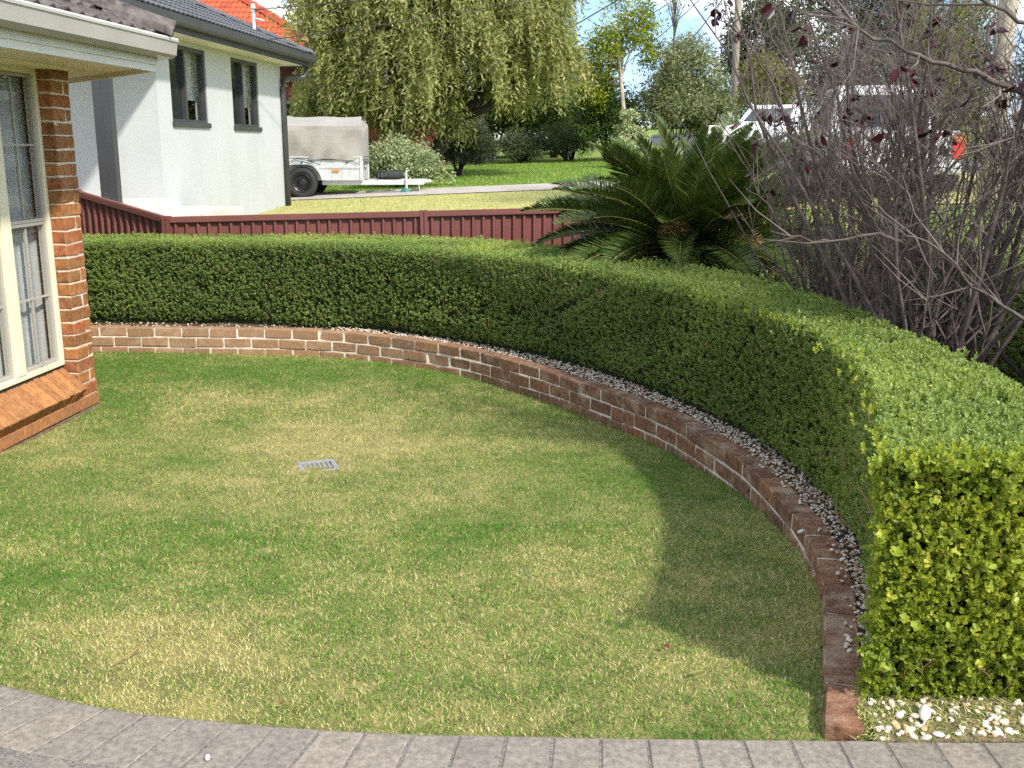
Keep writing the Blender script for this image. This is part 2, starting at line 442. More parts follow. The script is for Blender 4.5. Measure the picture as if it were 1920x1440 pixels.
def catmull(pts, step):
    """resampled smooth curve through 2D points"""
    P = np.array(pts, float); Q = np.vstack([2 * P[0] - P[1], P, 2 * P[-1] - P[-2]]); out_ = []
    for i in range(len(P) - 1):
        p0, p1, p2, p3 = Q[i:i + 4]
        for t in np.linspace(0, 1, 40, endpoint=False):
            out_.append(.5 * ((2 * p1) + (-p0 + p2) * t + (2 * p0 - 5 * p1 + 4 * p2 - p3) * t ** 2 + (-p0 + 3 * p1 - 3 * p2 + p3) * t ** 3))
    out_.append(P[-1]); A = np.array(out_)
    s = np.concatenate([[0], np.cumsum(np.linalg.norm(np.diff(A, axis=0), axis=1))])
    n = max(2, int(round(s[-1] / step)) + 1); u = np.linspace(0, s[-1], n)
    return np.stack([np.interp(u, s, A[:, j]) for j in range(A.shape[1])], 1), u

def at_curve(Cv, u, s):
    """position and tangent (2D) at arc length s"""
    p = np.stack([np.interp(s, u, Cv[:, j]) for j in (0, 1)], -1)
    e = .04
    q = np.stack([np.interp(np.asarray(s) + e, u, Cv[:, j]) - np.interp(np.asarray(s) - e, u, Cv[:, j]) for j in (0, 1)], -1)
    return p, unit(q)

def curve_nrm(Cv):
    """normals pointing to the lawn side (left of travel is hedge, right is lawn)"""
    T = np.gradient(Cv, axis=0); T = unit(T)
    return np.stack([T[:, 1], -T[:, 0]], 1)

def inside_poly(x, y, P):
    x = np.asarray(x); y = np.asarray(y); r = np.zeros(x.shape, bool); n = len(P); j = n - 1
    for i in range(n):
        xi, yi = P[i]; xj, yj = P[j]
        c = ((yi > y) != (yj > y)) & (x < (xj - xi) * (y - yi) / (yj - yi + 1e-12) + xi)
        r ^= c; j = i
    return r

# ------------------------------------------------------------------ plan of the garden (metres, lawn low point at z = 0)
WALL_TOP = .222
WALL = [(-4.3, 8.78), (-3.57, 8.79), (-2.78, 8.74), (-2.0, 8.68), (-1.5, 8.56), (-1.0, 8.30), (-.41, 7.86), (.15, 7.15), (.60, 6.42), (.90, 5.83),
        (1.11, 5.05), (1.185, 4.35), (1.165, 3.75), (1.055, 3.24), (.945, 2.86), (.845, 2.535)]
wallC, wallU = catmull(WALL, .02)
HF = [(-4.4, 9.02), (-3.0, 9.0), (-2.1, 8.90), (-1.35, 8.70), (-.85, 8.42), (-.25, 7.93), (.36, 7.24), (.82, 6.45), (1.13, 5.65), (1.30, 4.9), (1.34, 4.35), (1.30, 3.8), (1.20, 3.32), (1.10, 2.98), (.995, 2.665)]
HBK = [(-4.6, 9.74), (-3.0, 9.76), (-2.0, 9.76), (-1.0, 9.68), (-.3, 9.4), (.3, 8.78), (.85, 7.95), (1.32, 7.2), (1.63, 6.2), (1.76, 5.2), (1.80, 4.4), (1.80, 3.8), (1.78, 3.35), (1.76, 3.0), (1.74, 2.61)]
hF, hFu = catmull(HF, .05); hB, hBu = catmull(HBK, .05)
EDGE = [(-3.2, 3.75), (-2.6, 3.34), (-2.0, 3.0), (-1.517, 2.79), (-1.15, 2.655), (-.8, 2.585), (-.377, 2.532), (.058, 2.513), (.488, 2.5), (.92, 2.493), (1.372, 2.487), (2.2, 2.48), (3.2, 2.475)]
edgeC, edgeU = catmull(EDGE, .05)
DRIVE_Z = .19

def sstep(a, b, v):
    t = np.clip((v - a) / (b - a), 0, 1); return t * t * (3 - 2 * t)

def lawn_z(x, y):
    x = np.asarray(x, float); y = np.asarray(y, float)
    z = .165 * sstep(6.3, 2.6, y)
    return z + .012 * (vnoise(x, y, 3, 1.3) - .5)

def ground_z(x, y):
    """the land outside the garden"""
    x = np.asarray(x, float); y = np.asarray(y, float)
    n = .65 + .04 * (np.clip(x, -12, 40) + 4.4) + .025 * (np.clip(y, 0, 110) - 22)
    near = sstep(11.5, 9.6, y) * (1 - sstep(2.4, 4.5, x))
    z = n * (1 - near) + .0 * near
    front = sstep(3.5, 1.5, y)
    z = z * (1 - front) + .0 * front
    return z

# house frame: X' outward over the lawn, Y' along the wall away from the camera
HO = Vector((-2.872, 6.979, 0)); HR = -R(5.0)

lawn_poly = np.vstack([wallC[::6], edgeC[::-1][edgeC[::-1][:, 0] < .9][::3], [(-3.6, 4.0), (-3.2, 6.9), (-4.3, 7.6)]])

# ------------------------------------------------------------------ ground
def grid_sheet(name, xs, ys, zf, mat, keep=None, kind='structure'):
    X, Y = np.meshgrid(xs, ys); Z = zf(X, Y)
    V = np.stack([X, Y, Z], -1).reshape(-1, 3); nx, ny = len(xs), len(ys)
    i = (np.arange(ny - 1)[:, None] * nx + np.arange(nx - 1)[None]).ravel()
    F = np.stack([i, i + 1, i + nx + 1, i + nx], 1)
    if keep is not None:
        c = V[F].mean(1); F = F[keep(c[:, 0], c[:, 1])]
    o = np_mesh(name, V, F, mat, smooth=True); o['kind'] = kind
    return o

xs = np.concatenate([np.linspace(-600, -40, 15), np.linspace(-35, -7, 15), np.arange(-6, 8, .25), np.linspace(8.5, 40, 40), np.linspace(50, 600, 15)])
ys = np.concatenate([np.linspace(-600, -20, 12), np.linspace(-15, 0, 8), np.arange(.5, 16, .25), np.linspace(16.5, 60, 60), np.linspace(70, 900, 20)])
def ground_full(x, y):
    z = ground_z(x, y)
    low = (y < 10.2) & (x < 2.2) & (x > -12)
    return np.where(low, np.minimum(z, -.12), z)
ground = grid_sheet('ground', xs, ys, ground_full, M['far_grass'])
far_lawn = grid_sheet('dry_lawn_strip', np.arange(-5.5, 14, .5), np.linspace(10.3, 21.4, 24), lambda x, y: ground_z(x, y) + .02, M['dry_grass'], keep=lambda x, y: (y > 10.8) & ~((x < -3.2) & (y < 13)) & ((x < 1.3) | (y > 15)))
far_lawn.name = 'lawn_strip'
nd = grid_sheet('neighbour_driveway', np.arange(-7, 5.3, .4), np.linspace(21.3, 23.3, 6), lambda x, y: ground_z(x, y) + .035, M['concrete'])
rd = grid_sheet('road', np.concatenate([np.arange(5.0, 12, .5)]), np.linspace(9, 70, 60), lambda x, y: ground_z(x, y) + .012, M['asphalt'], keep=lambda x, y: (x > 5.2 + .04 * (y - 15)) & (y > 24) | (x > 8) & (y > 12))

lawn = grid_sheet('lawn', np.arange(-4.3, 1.6, .1), np.arange(2.3, 9.0, .1), lambda x, y: lawn_z(x, y), M['thatch'],
                  keep=lambda x, y: inside_poly(x, y, np.vstack([wallC[::6] + np.array([.06, .05]), edgeC[::-1][edgeC[::-1][:, 0] < .9][::3] - np.array([0, .05]), [(-3.6, 4.0), (-3.2, 6.9), (-4.3, 7.6)]])))

# garden bed behind the brick edging
nrm = curve_nrm(wallC)
bed_b = np.array([np.interp(np.linspace(0, 1, len(wallC)), np.linspace(0, 1, len(hB)), hB[:, j]) for j in (0, 1)]).T
rows = []
for t in np.linspace(0, 1, 9):
    p = (wallC - nrm * .08) * (1 - t) + (bed_b + np.array([.3, .25])) * t
    rows.append(np.concatenate([p, np.full((len(p), 1), .195 + .03 * t) + .015 * vnoise(p[:, 0], p[:, 1], 5, 4)[:, None]], 1))
Vb = np.concatenate(rows); n_ = len(wallC)
ib = (np.arange(8)[:, None] * n_ + np.arange(n_ - 1)[None]).ravel()
bed = np_mesh('garden_bed', Vb, np.stack([ib, ib + 1, ib + n_ + 1, ib + n_], 1), M['soil'], smooth=True); bed['kind'] = 'structure'
def edge_z(x, y): return .187 + .026 * sstep(2.485, 2.56, np.asarray(y, float)) + .012 * vnoise(x, y, 9, 14)
bed3 = grid_sheet('bed_edge', np.arange(.93, 2.3, .05), np.arange(2.484, 2.95, .025), edge_z, M['litter'], keep=lambda x, y: x > np.interp(y, wallC[::-1, 1], wallC[::-1, 0]) + .13)
bed2 = grid_sheet('shrub_bed', np.arange(-.4, 6.2, .2), np.arange(2.9, 10.2, .2), lambda x, y: .24 + .03 * np.clip(x - 1.5, 0, 9) + .035 * np.clip(y - 4, 0, 9) + .03 * vnoise(x, y, 8, 3), M['soil'],
                  keep=lambda x, y: (x > np.interp(y, hB[::-1, 1], hB[::-1, 0]) - .15))

# ------------------------------------------------------------------ driveway and its pavers
mb = MB()
ec = edgeC[::4]; k_ = len(ec)
vv = [(p[0], p[1], DRIVE_Z + .0005) for p in ec] + [(p[0], -3, DRIVE_Z + .0005) for p in ec] + [(p[0], p[1], -.1) for p in ec]
mb.add(vv, [(i, k_ + i, k_ + i + 1, i + 1) for i in range(k_ - 1)] + [(2 * k_ + i, i, i + 1, 2 * k_ + i + 1) for i in range(k_ - 1)])
drive = mb.build('driveway', M['paving_joint']); drive['kind'] = 'structure'

def paver_mesh(lx, ly, seed):
    m_ = MB().box(-lx / 2, lx / 2, -ly / 2, ly / 2, -.02, .004).mesh('paver', M['paver'], bevel=.004)
    r_ = random.Random(seed)
    for v in m_.vertices:
        v.co.x += r_.uniform(-.0025, .0025); v.co.y += r_.uniform(-.0025, .0025); v.co.z += r_.uniform(-.001, .001)
    return m_
pv = [paver_mesh(.119, .236, i) for i in range(4)]
pv2 = [paver_mesh(.113, .232, 10 + i) for i in range(4)]
def joint(sv):
    p, t = at_curve(edgeC, edgeU, sv); nrm_ = np.array([t[1], -t[0]])
    k = float(.22 * sstep(.9, -1.4, p[0]))
    return p + nrm_ * .006, p + nrm_ * .245 - t * .24 * math.tan(k)
s_ = .05
while s_ < edgeU[-1] - .2:
    a0, b0 = joint(s_ + .0045); a1, b1 = joint(s_ + .1225)
    cen = (a0 + b0 + a1 + b1) / 4
    vv = []
    for z_ in (-.03, .004 + random.uniform(-.001, .0012)):
        for q in (a0, a1, b1, b0): vv.append((q[0] - cen[0] + random.uniform(-.0015, .0015), q[1] - cen[1] + random.uniform(-.0015, .0015), z_ + random.uniform(-.0006, .0006)))
    o = MB().add(vv, [(3, 2, 1, 0), (4, 5, 6, 7), (0, 1, 5, 4), (1, 2, 6, 5), (2, 3, 7, 6), (3, 0, 4, 7)]).build('paver', M['paver'], drive, bevel=.003)
    o.location = (cen[0], cen[1], DRIVE_Z)
    s_ += .127
for i in range(-14, 16):
    for j in range(-4, 14):
        # herringbone at 45 degrees, inside the header course
        for kk in (0, 1):
            a = .119; X0 = (i * a + j * a + (0 if kk == 0 else a * 1.0)); Y0 = (-i * a + j * a * 1 + (0 if kk == 0 else .5 * a))
            px_, py_ = i * 4 * a / 2 + j * a, j * a
            lx = px_ + (a if kk == 0 else a * 2.5 - a * .5); ly = py_ + (a * .5 if kk == 0 else a * 0 + a)
            if kk == 0: cx, cy, rot = px_ + a, py_ + a / 2, PI / 2
            else: cx, cy, rot = px_ + a * 2.5, py_ + a, 0
            wx = (cx - cy) * .7071 - .6; wy = (cx + cy) * .7071 + 1.0
            if not (-2.2 < wx < 2.3 and 1.9 < wy < 3.2): continue
            d = np.hypot(edgeC[:, 0] - wx, edgeC[:, 1] - wy).min()
            if d < .355 or wy > np.interp(wx, edgeC[:, 0], edgeC[:, 1]): continue
            o = link(bpy.data.objects.new('paver', random.choice(pv2)), drive)
            o.location = (wx, wy, DRIVE_Z + random.uniform(-.001, .0015)); o.rotation_euler = (0, 0, rot + PI / 4)

# ------------------------------------------------------------------ brick edging wall
def brick_mesh(name, l, d, h, seed, mat, bev=.006, jit=.004):
    m_ = MB().box(-l / 2, l / 2, -d / 2, d / 2, -h / 2, h / 2).mesh(name, mat, bevel=bev)
    r_ = random.Random(seed)
    for v in m_.vertices:
        v.co += Vector((r_.uniform(-jit, jit), r_.uniform(-jit, jit), r_.uniform(-jit, jit)))
    return m_
gw = thing('garden_edging', 'low curved brown brick edging wall between lawn and hedge', 'garden wall')
ebm = [brick_mesh('brick', .232, .108, .077, i, M['edge_brick'], .006, .0028) for i in range(6)]
ebs = [brick_mesh('brick', .112, .108, .077, 40 + i, M['edge_brick']) for i in range(2)]
L_ = wallU[-1]
for c in range(4):
    zc = WALL_TOP - .0385 - c * .087
    s_ = L_ - .117 - (.0 if c % 2 == 0 else .12)
    if c % 2: 
        p, t = at_curve(wallC, wallU, L_ - .056)
        o = link(bpy.data.objects.new('brick', ebs[0]), gw); cc = p - np.array([t[1], -t[0]]) * .054
        o.location = (cc[0], cc[1], zc); o.rotation_euler = (0, 0, math.atan2(t[1], t[0]))
        s_ = L_ - .117 - .12
    while s_ > .1:
        p, t = at_curve(wallC, wallU, s_)
        cc = p - np.array([t[1], -t[0]]) * (.054 + random.uniform(-.004, .003))
        if not (c == 3 and cc[1] < 7.5) and not (c == 2 and cc[1] < 3.6):
            o = link(bpy.data.objects.new('brick', random.choice(ebm)), gw)
            o.location = (cc[0], cc[1], zc + random.uniform(-.003, .003))
            o.rotation_euler = (random.uniform(-.008, .008), random.uniform(-.006, .006), math.atan2(t[1], t[0]) + random.uniform(-.006, .006) + (PI if random.random() < .5 else 0))
        s_ -= .2415
wn = curve_nrm(wallC)
ring = [wallC - wn * .007, wallC - wn * .098]
Vm = []
for (q, z) in ((ring[0], -.12), (ring[0], WALL_TOP - .008), (ring[1], WALL_TOP - .008), (ring[1], -.12)):
    Vm.append(np.concatenate([q, np.full((len(q), 1), z)], 1))
n_ = len(wallC); Vm = np.concatenate(Vm)
fm = np.concatenate([np.stack([np.arange(n_ - 1) + a * n_, np.arange(n_ - 1) + 1 + a * n_, np.arange(n_ - 1) + 1 + b * n_, np.arange(n_ - 1) + b * n_], 1) for a, b in ((0, 1), (1, 2), (2, 3))])
np_mesh('mortar', Vm, fm, M['edge_mortar'], gw)

# ------------------------------------------------------------------ lawn grass
def blades(x, y, L, W, lean, rnd, z, five=True):
    n = len(x); a = rng.uniform(0, 2 * PI, n); d = np.stack([np.cos(a), np.sin(a), np.zeros(n)], 1)
    b = rng.uniform(0, 2 * PI, n); s = np.stack([np.cos(b), np.sin(b), np.zeros(n)], 1) * (W / 2)[:, None]
    p = np.stack([x, y, z], 1); up = np.array([0, 0, 1.0])
    h = np.cos(lean)[:, None] * L[:, None]; f = np.sin(lean)[:, None] * L[:, None]
    if five:
        m_ = p + up * h * .48 + d * f * .33; t_ = p + up * h * .9 + d * f
        P = np.stack([p, m_ + s * 1.1, m_ - s * 1.1, t_], 1)
        F3 = np.array([[0, 1, 2], [2, 1, 3]])
    else:
        P = np.stack([p - s, p + s, p + up * h + d * f], 1); F3 = np.array([[0, 1, 2]])
    k = P.shape[1]
    return P.reshape(-1, 3), (np.arange(n)[:, None, None] * k + F3[None]).reshape(-1, 3), np.repeat(rnd, k)

def straw(x, y):
    """0 green .. 1 dry, over the lawn"""
    n = .5 * vnoise(x, y, 1, 1.1) + .3 * vnoise(x, y, 2, 2.6) + .2 * vnoise(x, y, 4, 7)
    v = (n - .5) * 1.75 + .39
    def blob(cx, cy, rx, ry, a): return a * np.exp(-((x - cx) / rx) ** 2 - ((y - cy) / ry) ** 2)
    v += blob(-.7, 5.4, 1.2, .9, .28) + blob(-.5, 3.1, 1.4, .28, .16) + blob(-1.9, 6.6, .9, .8, .12) + blob(0.1, 2.62, 2.0, .12, .22)
    v -= blob(-1.55, 3.9, .55, .75, .30) + blob(-.25, 4.25, .7, .40, .26) + blob(.75, 4.4, .35, 1.1, .14) + blob(-2.3, 7.9, .9, .4, .12) + blob(0.3, 6.2, .35, .9, .12) + blob(-.9, 3.5, .8, .2, .1)
    dw = np.abs(np.hypot(x + 1.9, y - 4.6) - 4.15)
    v += .22 * np.exp(-(dw / .16) ** 2) * (y > 4.2)
    return np.clip(v, 0, 1)

def scatter_lawn(n, y0, y1):
    x = rng.uniform(-4.1, 1.35, n); y = rng.uniform(y0, y1, n)
    k = inside_poly(x, y, lawn_poly); return x[k], y[k]

def house_mask(x, y):
    """true where the house footing stands"""
    dx, dy = x - HO.x, y - HO.y; c, s = math.cos(HR), math.sin(HR)
    lx = c * dx + s * dy; ly = -s * dx + c * dy
    return (lx < .05) & (ly < .03)
parts = []
for (n, y0, y1, lo, hi, wd, five) in ((350000, 2.4, 4.4, .014, .034, .0026, True), (290000, 4.4, 6.4, .013, .031, .0036, False), (220000, 6.4, 9.0, .015, .034, .005, False)):
    x, y = scatter_lawn(n, y0, y1)
    k = ~house_mask(x, y) & ~((np.abs(x + 1.07) < .105) & (np.abs(y - 5.46) < .105))
    x, y = x[k], y[k]
    st = straw(x, y)
    dry = rng.random(len(x)) < st * 1.0
    r_ = np.where(dry, rng.uniform(.46, 1.0, len(x)) ** 1.0, rng.uniform(0, .52, len(x)) * (.7 + .5 * st))
    tall = np.where(rng.random(len(x)) < .02, 1.8, 1.0)
    parts.append(blades(x, y, tall * rng.uniform(lo, hi, len(x)) * (1 - .25 * dry), np.full(len(x), wd) * rng.uniform(.7, 1.25, len(x)), rng.uniform(.15, 1.25, len(x)) + .1 * dry, np.clip(r_, 0, 1), lawn_z(x, y) - .004, five))
V, F, r_ = cat_arrays(parts)
grass = np_mesh('grass', V, F, M['lawn_blade'], rnd=r_); tag(grass, 'patchy green and straw-coloured mown lawn inside the brick edging', 'grass', kind='stuff')

# far grass across the fence
n = 90000
x = rng.uniform(-5, 5, n); y = rng.uniform(11.2, 36, n)
k = ~((y > 21.2) & (y < 23.4)) & ~((x < -3.3) & (y < 19))
x, y = x[k], y[k]; dry = (rng.random(len(x)) < np.where(y < 22, .72, .12))
fr = np.where(dry, rng.uniform(.46, .95, len(x)), rng.uniform(.15, .5, len(x)))
V, F, r_ = blades(x, y, rng.uniform(.03, .07, len(x)), np.full(len(x), .016), rng.uniform(.1, 1.0, len(x)), fr, ground_z(x, y), False)
fg = np_mesh('neighbour_grass', V, F, M['lawn_blade'], rnd=r_); tag(fg, 'mown lawn beyond the brown metal fence, yellow in front of the concrete strip and green behind', 'grass', kind='stuff')

# ------------------------------------------------------------------ hedges of small box leaves
HEDGE_Z0, HEDGE_Z1 = .235, .945
def sprigs(P, D, npair, gap, L, W, six, rbase):
    """P base points, D growth direction: twigs with opposite leaf pairs"""
    n = len(P); D = unit(D); A = unit(np.cross(D, rand_dirs(n))); B = np.cross(D, A); out_ = []
    for i in range(npair):
        for sgn in (1, -1):
            S = (A if i % 2 == 0 else B) * sgn
            ang = rng.uniform(.55, 1.0, (n, 1)) * (1 - .10 * i)
            T = D * np.cos(ang) + S * np.sin(ang)
            Nn = D * np.sin(ang) - S * np.cos(ang) + rng.normal(size=(n, 3)) * .25
            c = P + D * (gap * i) + rng.normal(size=(n, 3)) * .0015
            l = L * rng.uniform(.7, 1.2, n) * (1.0 if i < npair - 1 else .75)
            r_ = np.clip(rbase + .10 * i / npair + rng.normal(size=n) * .13, 0, 1)
            out_.append(leaf_arrays(c, T, Nn, l, l * W, r_, six))
    return out_

def hedge_surface(n_f, n_t, n_b, n_e, s0, s1):
    """sample points on the trimmed hedge: (P, outward normal) between fractions s0..s1 of its length"""
    Ps, Ns = [], []
    def fr(u, Cv): return np.stack([np.interp(u, np.linspace(0, 1, len(Cv)), Cv[:, j]) for j in (0, 1)], 1)
    nf = curve_nrm(hF); nb = -curve_nrm(hB)
    def wob(u, v, s): return .03 * (vnoise(u * 10, v * 2.2, s, 1.6) - .5) + .018 * (vnoise(u * 10, v * 2, s + 1, 5) - .5)
    u = rng.uniform(s0, s1, n_f); t = rng.random(n_f) ** .95
    p = fr(u, hF); q = fr(u, nf); z = HEDGE_Z0 + (HEDGE_Z1 - HEDGE_Z0) * t
    bulge = wob(u, t, 11) - .045 * np.clip((.22 - t) / .22, 0, 1) ** 1.5 * (.4 + 1.3 * vnoise(u * 10, u * 0, 15, 1.7)) - .03 * np.clip((t - .93) / .07, 0, 1) ** 2
    Ps.append(np.column_stack([p + q * bulge[:, None], z + (t < .1) * .05 * (vnoise(u * 10, u * 0, 16, 2.1) - .3)])); Ns.append(np.column_stack([q, np.full(n_f, .12)]))
    u = rng.uniform(s0, s1, n_t); t = rng.random(n_t)
    p = fr(u, hF) * (1 - t[:, None]) + fr(u, hB) * t[:, None]
    edge = np.minimum(t, 1 - t); z = HEDGE_Z1 + wob(u, t, 21) * .7 - .035 * np.clip((.05 - edge) / .05, 0, 1) ** 2
    Ps.append(np.column_stack([p, z])); Ns.append(np.tile([0, 0, 1.0], (n_t, 1)))
    if n_b:
        u = rng.uniform(s0, s1, n_b); t = rng.random(n_b); p = fr(u, hB); q = fr(u, nb)
        Ps.append(np.column_stack([p, HEDGE_Z0 + (HEDGE_Z1 - HEDGE_Z0) * t])); Ns.append(np.column_stack([q, np.full(n_b, .1)]))
    if n_e:
        t = rng.random(n_e); v = rng.random(n_e); a, b = hF[-1], hB[-1]
        p = a * (1 - t[:, None]) + b * t[:, None]; d = unit((b - a)[None])[0]; q = np.array([d[1], -d[0]])
        bl = .05 * (vnoise(t * 4, v * 4, 31, 1.4) - .5) + .03 * np.sin(v * PI) - .035 * np.clip(.25 - v, 0, 1)
        Ps.append(np.column_stack([p + q * bl[:, None], HEDGE_Z0 - .03 + (HEDGE_Z1 - HEDGE_Z0 + .02) * v])); Ns.append(np.column_stack([np.tile(q, (n_e, 1)), np.full(n_e, .15)]))
    return np.concatenate(Ps), np.concatenate(Ns)

hedge = thing('box_hedge', 'clipped curved green box hedge behind the brick edging', 'hedge')
def hedge_leaves(args, npair, gap, L, W, six, depth):
    P, N = hedge_surface(*args)
    # thin patches, and a few stray shoots that the shears missed
    hole = vnoise(P[:, 0] * 1.0 + P[:, 1] * .6, P[:, 2] * 1.3 + P[:, 1] * .7, 71, 11)
    k = (hole > .10) | (rng.random(len(P)) < .25); P, N = P[k], N[k]
    st = rng.random(len(P)) < .018; P = P + unit(N + np.array([0, 0, .4])) * (st * rng.uniform(.012, .038, len(P)))[:, None]
    n = len(P); D = unit(N * .8 + np.array([0, 0, .55]) + rng.normal(size=(n, 3)) * .45)
    P = P - unit(N) * (rng.random((n, 1)) ** 1.4 * depth) - D * gap * npair * .7
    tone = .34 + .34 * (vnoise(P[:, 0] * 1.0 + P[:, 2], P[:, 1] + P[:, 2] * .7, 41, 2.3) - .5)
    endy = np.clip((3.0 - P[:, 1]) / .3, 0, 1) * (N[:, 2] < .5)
    tone = tone + .20 * endy + .16 * (N[:, 2] > .5)  # lighter tone on end and top leaves, sunlight put into their colour
    return sprigs(P, D, npair, gap, L, W, six, tone)
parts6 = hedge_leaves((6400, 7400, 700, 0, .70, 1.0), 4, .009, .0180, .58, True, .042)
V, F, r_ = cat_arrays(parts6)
o = np_mesh('foliage', V, F, M['hedge_leaf'], hedge, rnd=r_, smooth=True); o['kind'] = 'stuff'
partsE = hedge_leaves((0, 0, 0, 3500, .70, 1.0), 5, .0125, .0185, .66, 'oval', .06)
V, F, r_ = cat_arrays(partsE)
o = np_mesh('foliage', V, F, M['hedge_end_leaf'], hedge, rnd=r_, smooth=True); o['kind'] = 'stuff'
u_e = rng.random(300); pe = np.concatenate([np.stack([np.interp(u_e[:240], [0, 1], [hF[-1][j], hB[-1][j]]) for j in (0, 1)], 1), np.stack([np.interp(.72 + .28 * u_e[240:], np.linspace(0, 1, len(hF)), hF[:, j]) for j in (0, 1)], 1)])
ze = np.full(300, HEDGE_Z1 - .03) + rng.normal(size=300) * .012
De = unit(np.array([-.15, -.35, .9]) + rng.normal(size=(300, 3)) * .4)
V, F, r_ = cat_arrays(sprigs(np.column_stack([pe + rng.normal(size=(300, 2)) * .04, ze]), De, 4, .010, .0180, .64, 'oval', np.full(300, .5)))
o = np_mesh('foliage', V, F, M['hedge_end_leaf'], hedge, rnd=r_, smooth=True); o['kind'] = 'stuff'
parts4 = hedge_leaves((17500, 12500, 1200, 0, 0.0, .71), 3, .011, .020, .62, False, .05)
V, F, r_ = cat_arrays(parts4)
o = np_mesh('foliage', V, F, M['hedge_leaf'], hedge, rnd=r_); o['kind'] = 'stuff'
# solid dark core, the shade inside the hedge put into its colour
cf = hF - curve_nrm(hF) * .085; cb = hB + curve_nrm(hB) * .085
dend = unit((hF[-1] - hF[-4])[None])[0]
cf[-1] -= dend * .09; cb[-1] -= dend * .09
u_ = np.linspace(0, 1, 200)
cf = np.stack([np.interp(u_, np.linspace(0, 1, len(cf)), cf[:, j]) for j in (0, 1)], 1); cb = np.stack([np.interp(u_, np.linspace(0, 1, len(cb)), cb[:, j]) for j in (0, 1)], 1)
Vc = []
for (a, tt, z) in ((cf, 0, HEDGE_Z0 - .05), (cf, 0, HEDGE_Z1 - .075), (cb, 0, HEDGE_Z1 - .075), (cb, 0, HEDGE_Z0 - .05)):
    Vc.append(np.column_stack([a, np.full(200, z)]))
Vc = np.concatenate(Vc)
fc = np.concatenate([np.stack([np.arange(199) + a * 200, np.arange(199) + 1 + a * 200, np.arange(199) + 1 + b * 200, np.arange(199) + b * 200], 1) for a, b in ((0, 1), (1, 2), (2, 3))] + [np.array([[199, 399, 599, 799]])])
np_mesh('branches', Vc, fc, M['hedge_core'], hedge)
# larger single leaves and bare twigs on the sunlit end
lv = leaf_arrays(np.zeros((1, 3)), np.array([[1.0, 0, 0]]), np.array([[0, 0, 1.0]]), .0205, .0135, np.zeros(1), 'oval', .2)
leaf_me = np_mesh('leaf', lv[0], lv[1], M['end_leaf'], hedge, smooth=True)
leaf_data = leaf_me.data
bpy.data.objects.remove(leaf_me)
a_, b_ = hF[-1], hB[-1]; de = unit((b_ - a_)[None])[0]; qe = np.array([de[1], -de[0]])
cnt = 0
while cnt < 300:
    t = random.random(); v = random.random()
    base = Vector((*(a_ * (1 - t) + b_ * t + qe * (.012 + .03 * math.sin(v * PI) + random.uniform(-.02, .012))), HEDGE_Z0 + .02 + (HEDGE_Z1 - HEDGE_Z0 - .03) * v))
    dirn = Vector((qe[0] + random.gauss(0, .5), qe[1] + random.gauss(0, .3), .9)).normalized()
    side = dirn.cross(Vector((random.gauss(0, 1), random.gauss(0, 1), random.gauss(0, 1)))).normalized()
    for i in range(3):
        for sg in (1, -1):
            T = (dirn * .62 + side * sg * .8).normalized(); side_n = (dirn * .75 - side * sg * .6).normalized()
            B = side_n.cross(T).normalized(); N_ = T.cross(B)
            o = link(bpy.data.objects.new('leaf', leaf_data), hedge)
            o.matrix_local = Matrix.Translation(base + dirn * .012 * i) @ Matrix((T, B, N_)).transposed().to_4x4() @ Matrix.Scale(random.uniform(.75, 1.15), 4)
            cnt += 1
        side = dirn.cross(side).normalized()
tw = MB()
for i in range(46):
    t = random.random(); v = random.uniform(0, .9)
    p = Vector((*(a_ * (1 - t) + b_ * t + qe * -.02), HEDGE_Z0 + (HEDGE_Z1 - HEDGE_Z0) * v))
    d = Vector((qe[0] * .5 + random.gauss(0, .4), qe[1] * .5, .8)).normalized()
    tw.tube([p, p + d * .03 + Vector((random.gauss(0, .008), 0, .01)), p + d * .06 + Vector((random.gauss(0, .012), 0, .01)), p + d * .08], [.0016, .0014, .0011, .0006], 4)
tw.build('twigs', M['dead_stem'], hedge)['kind'] = 'stuff'

tf = MB(); nfc = curve_nrm(hF)
for i in range(170):
    j = random.randint(5, len(hF) - 2); q = hF[j] + nfc[j] * random.uniform(.0, .02); p = Vector((q[0], q[1], random.uniform(HEDGE_Z0 + .05, HEDGE_Z1 - .08)))
    d = Vector((nfc[j][0] * .35 + random.gauss(0, .35), nfc[j][1] * .35 + random.gauss(0, .2), .9)).normalized(); l = random.uniform(.04, .11)
    tf.tube([p, p + d * l * .5 + Vector((random.gauss(0, .006), 0, 0)), p + d * l], [.0022, .0018, .0009], 4)
tf.build('twigs', M['dead_stem'], hedge)['kind'] = 'stuff'

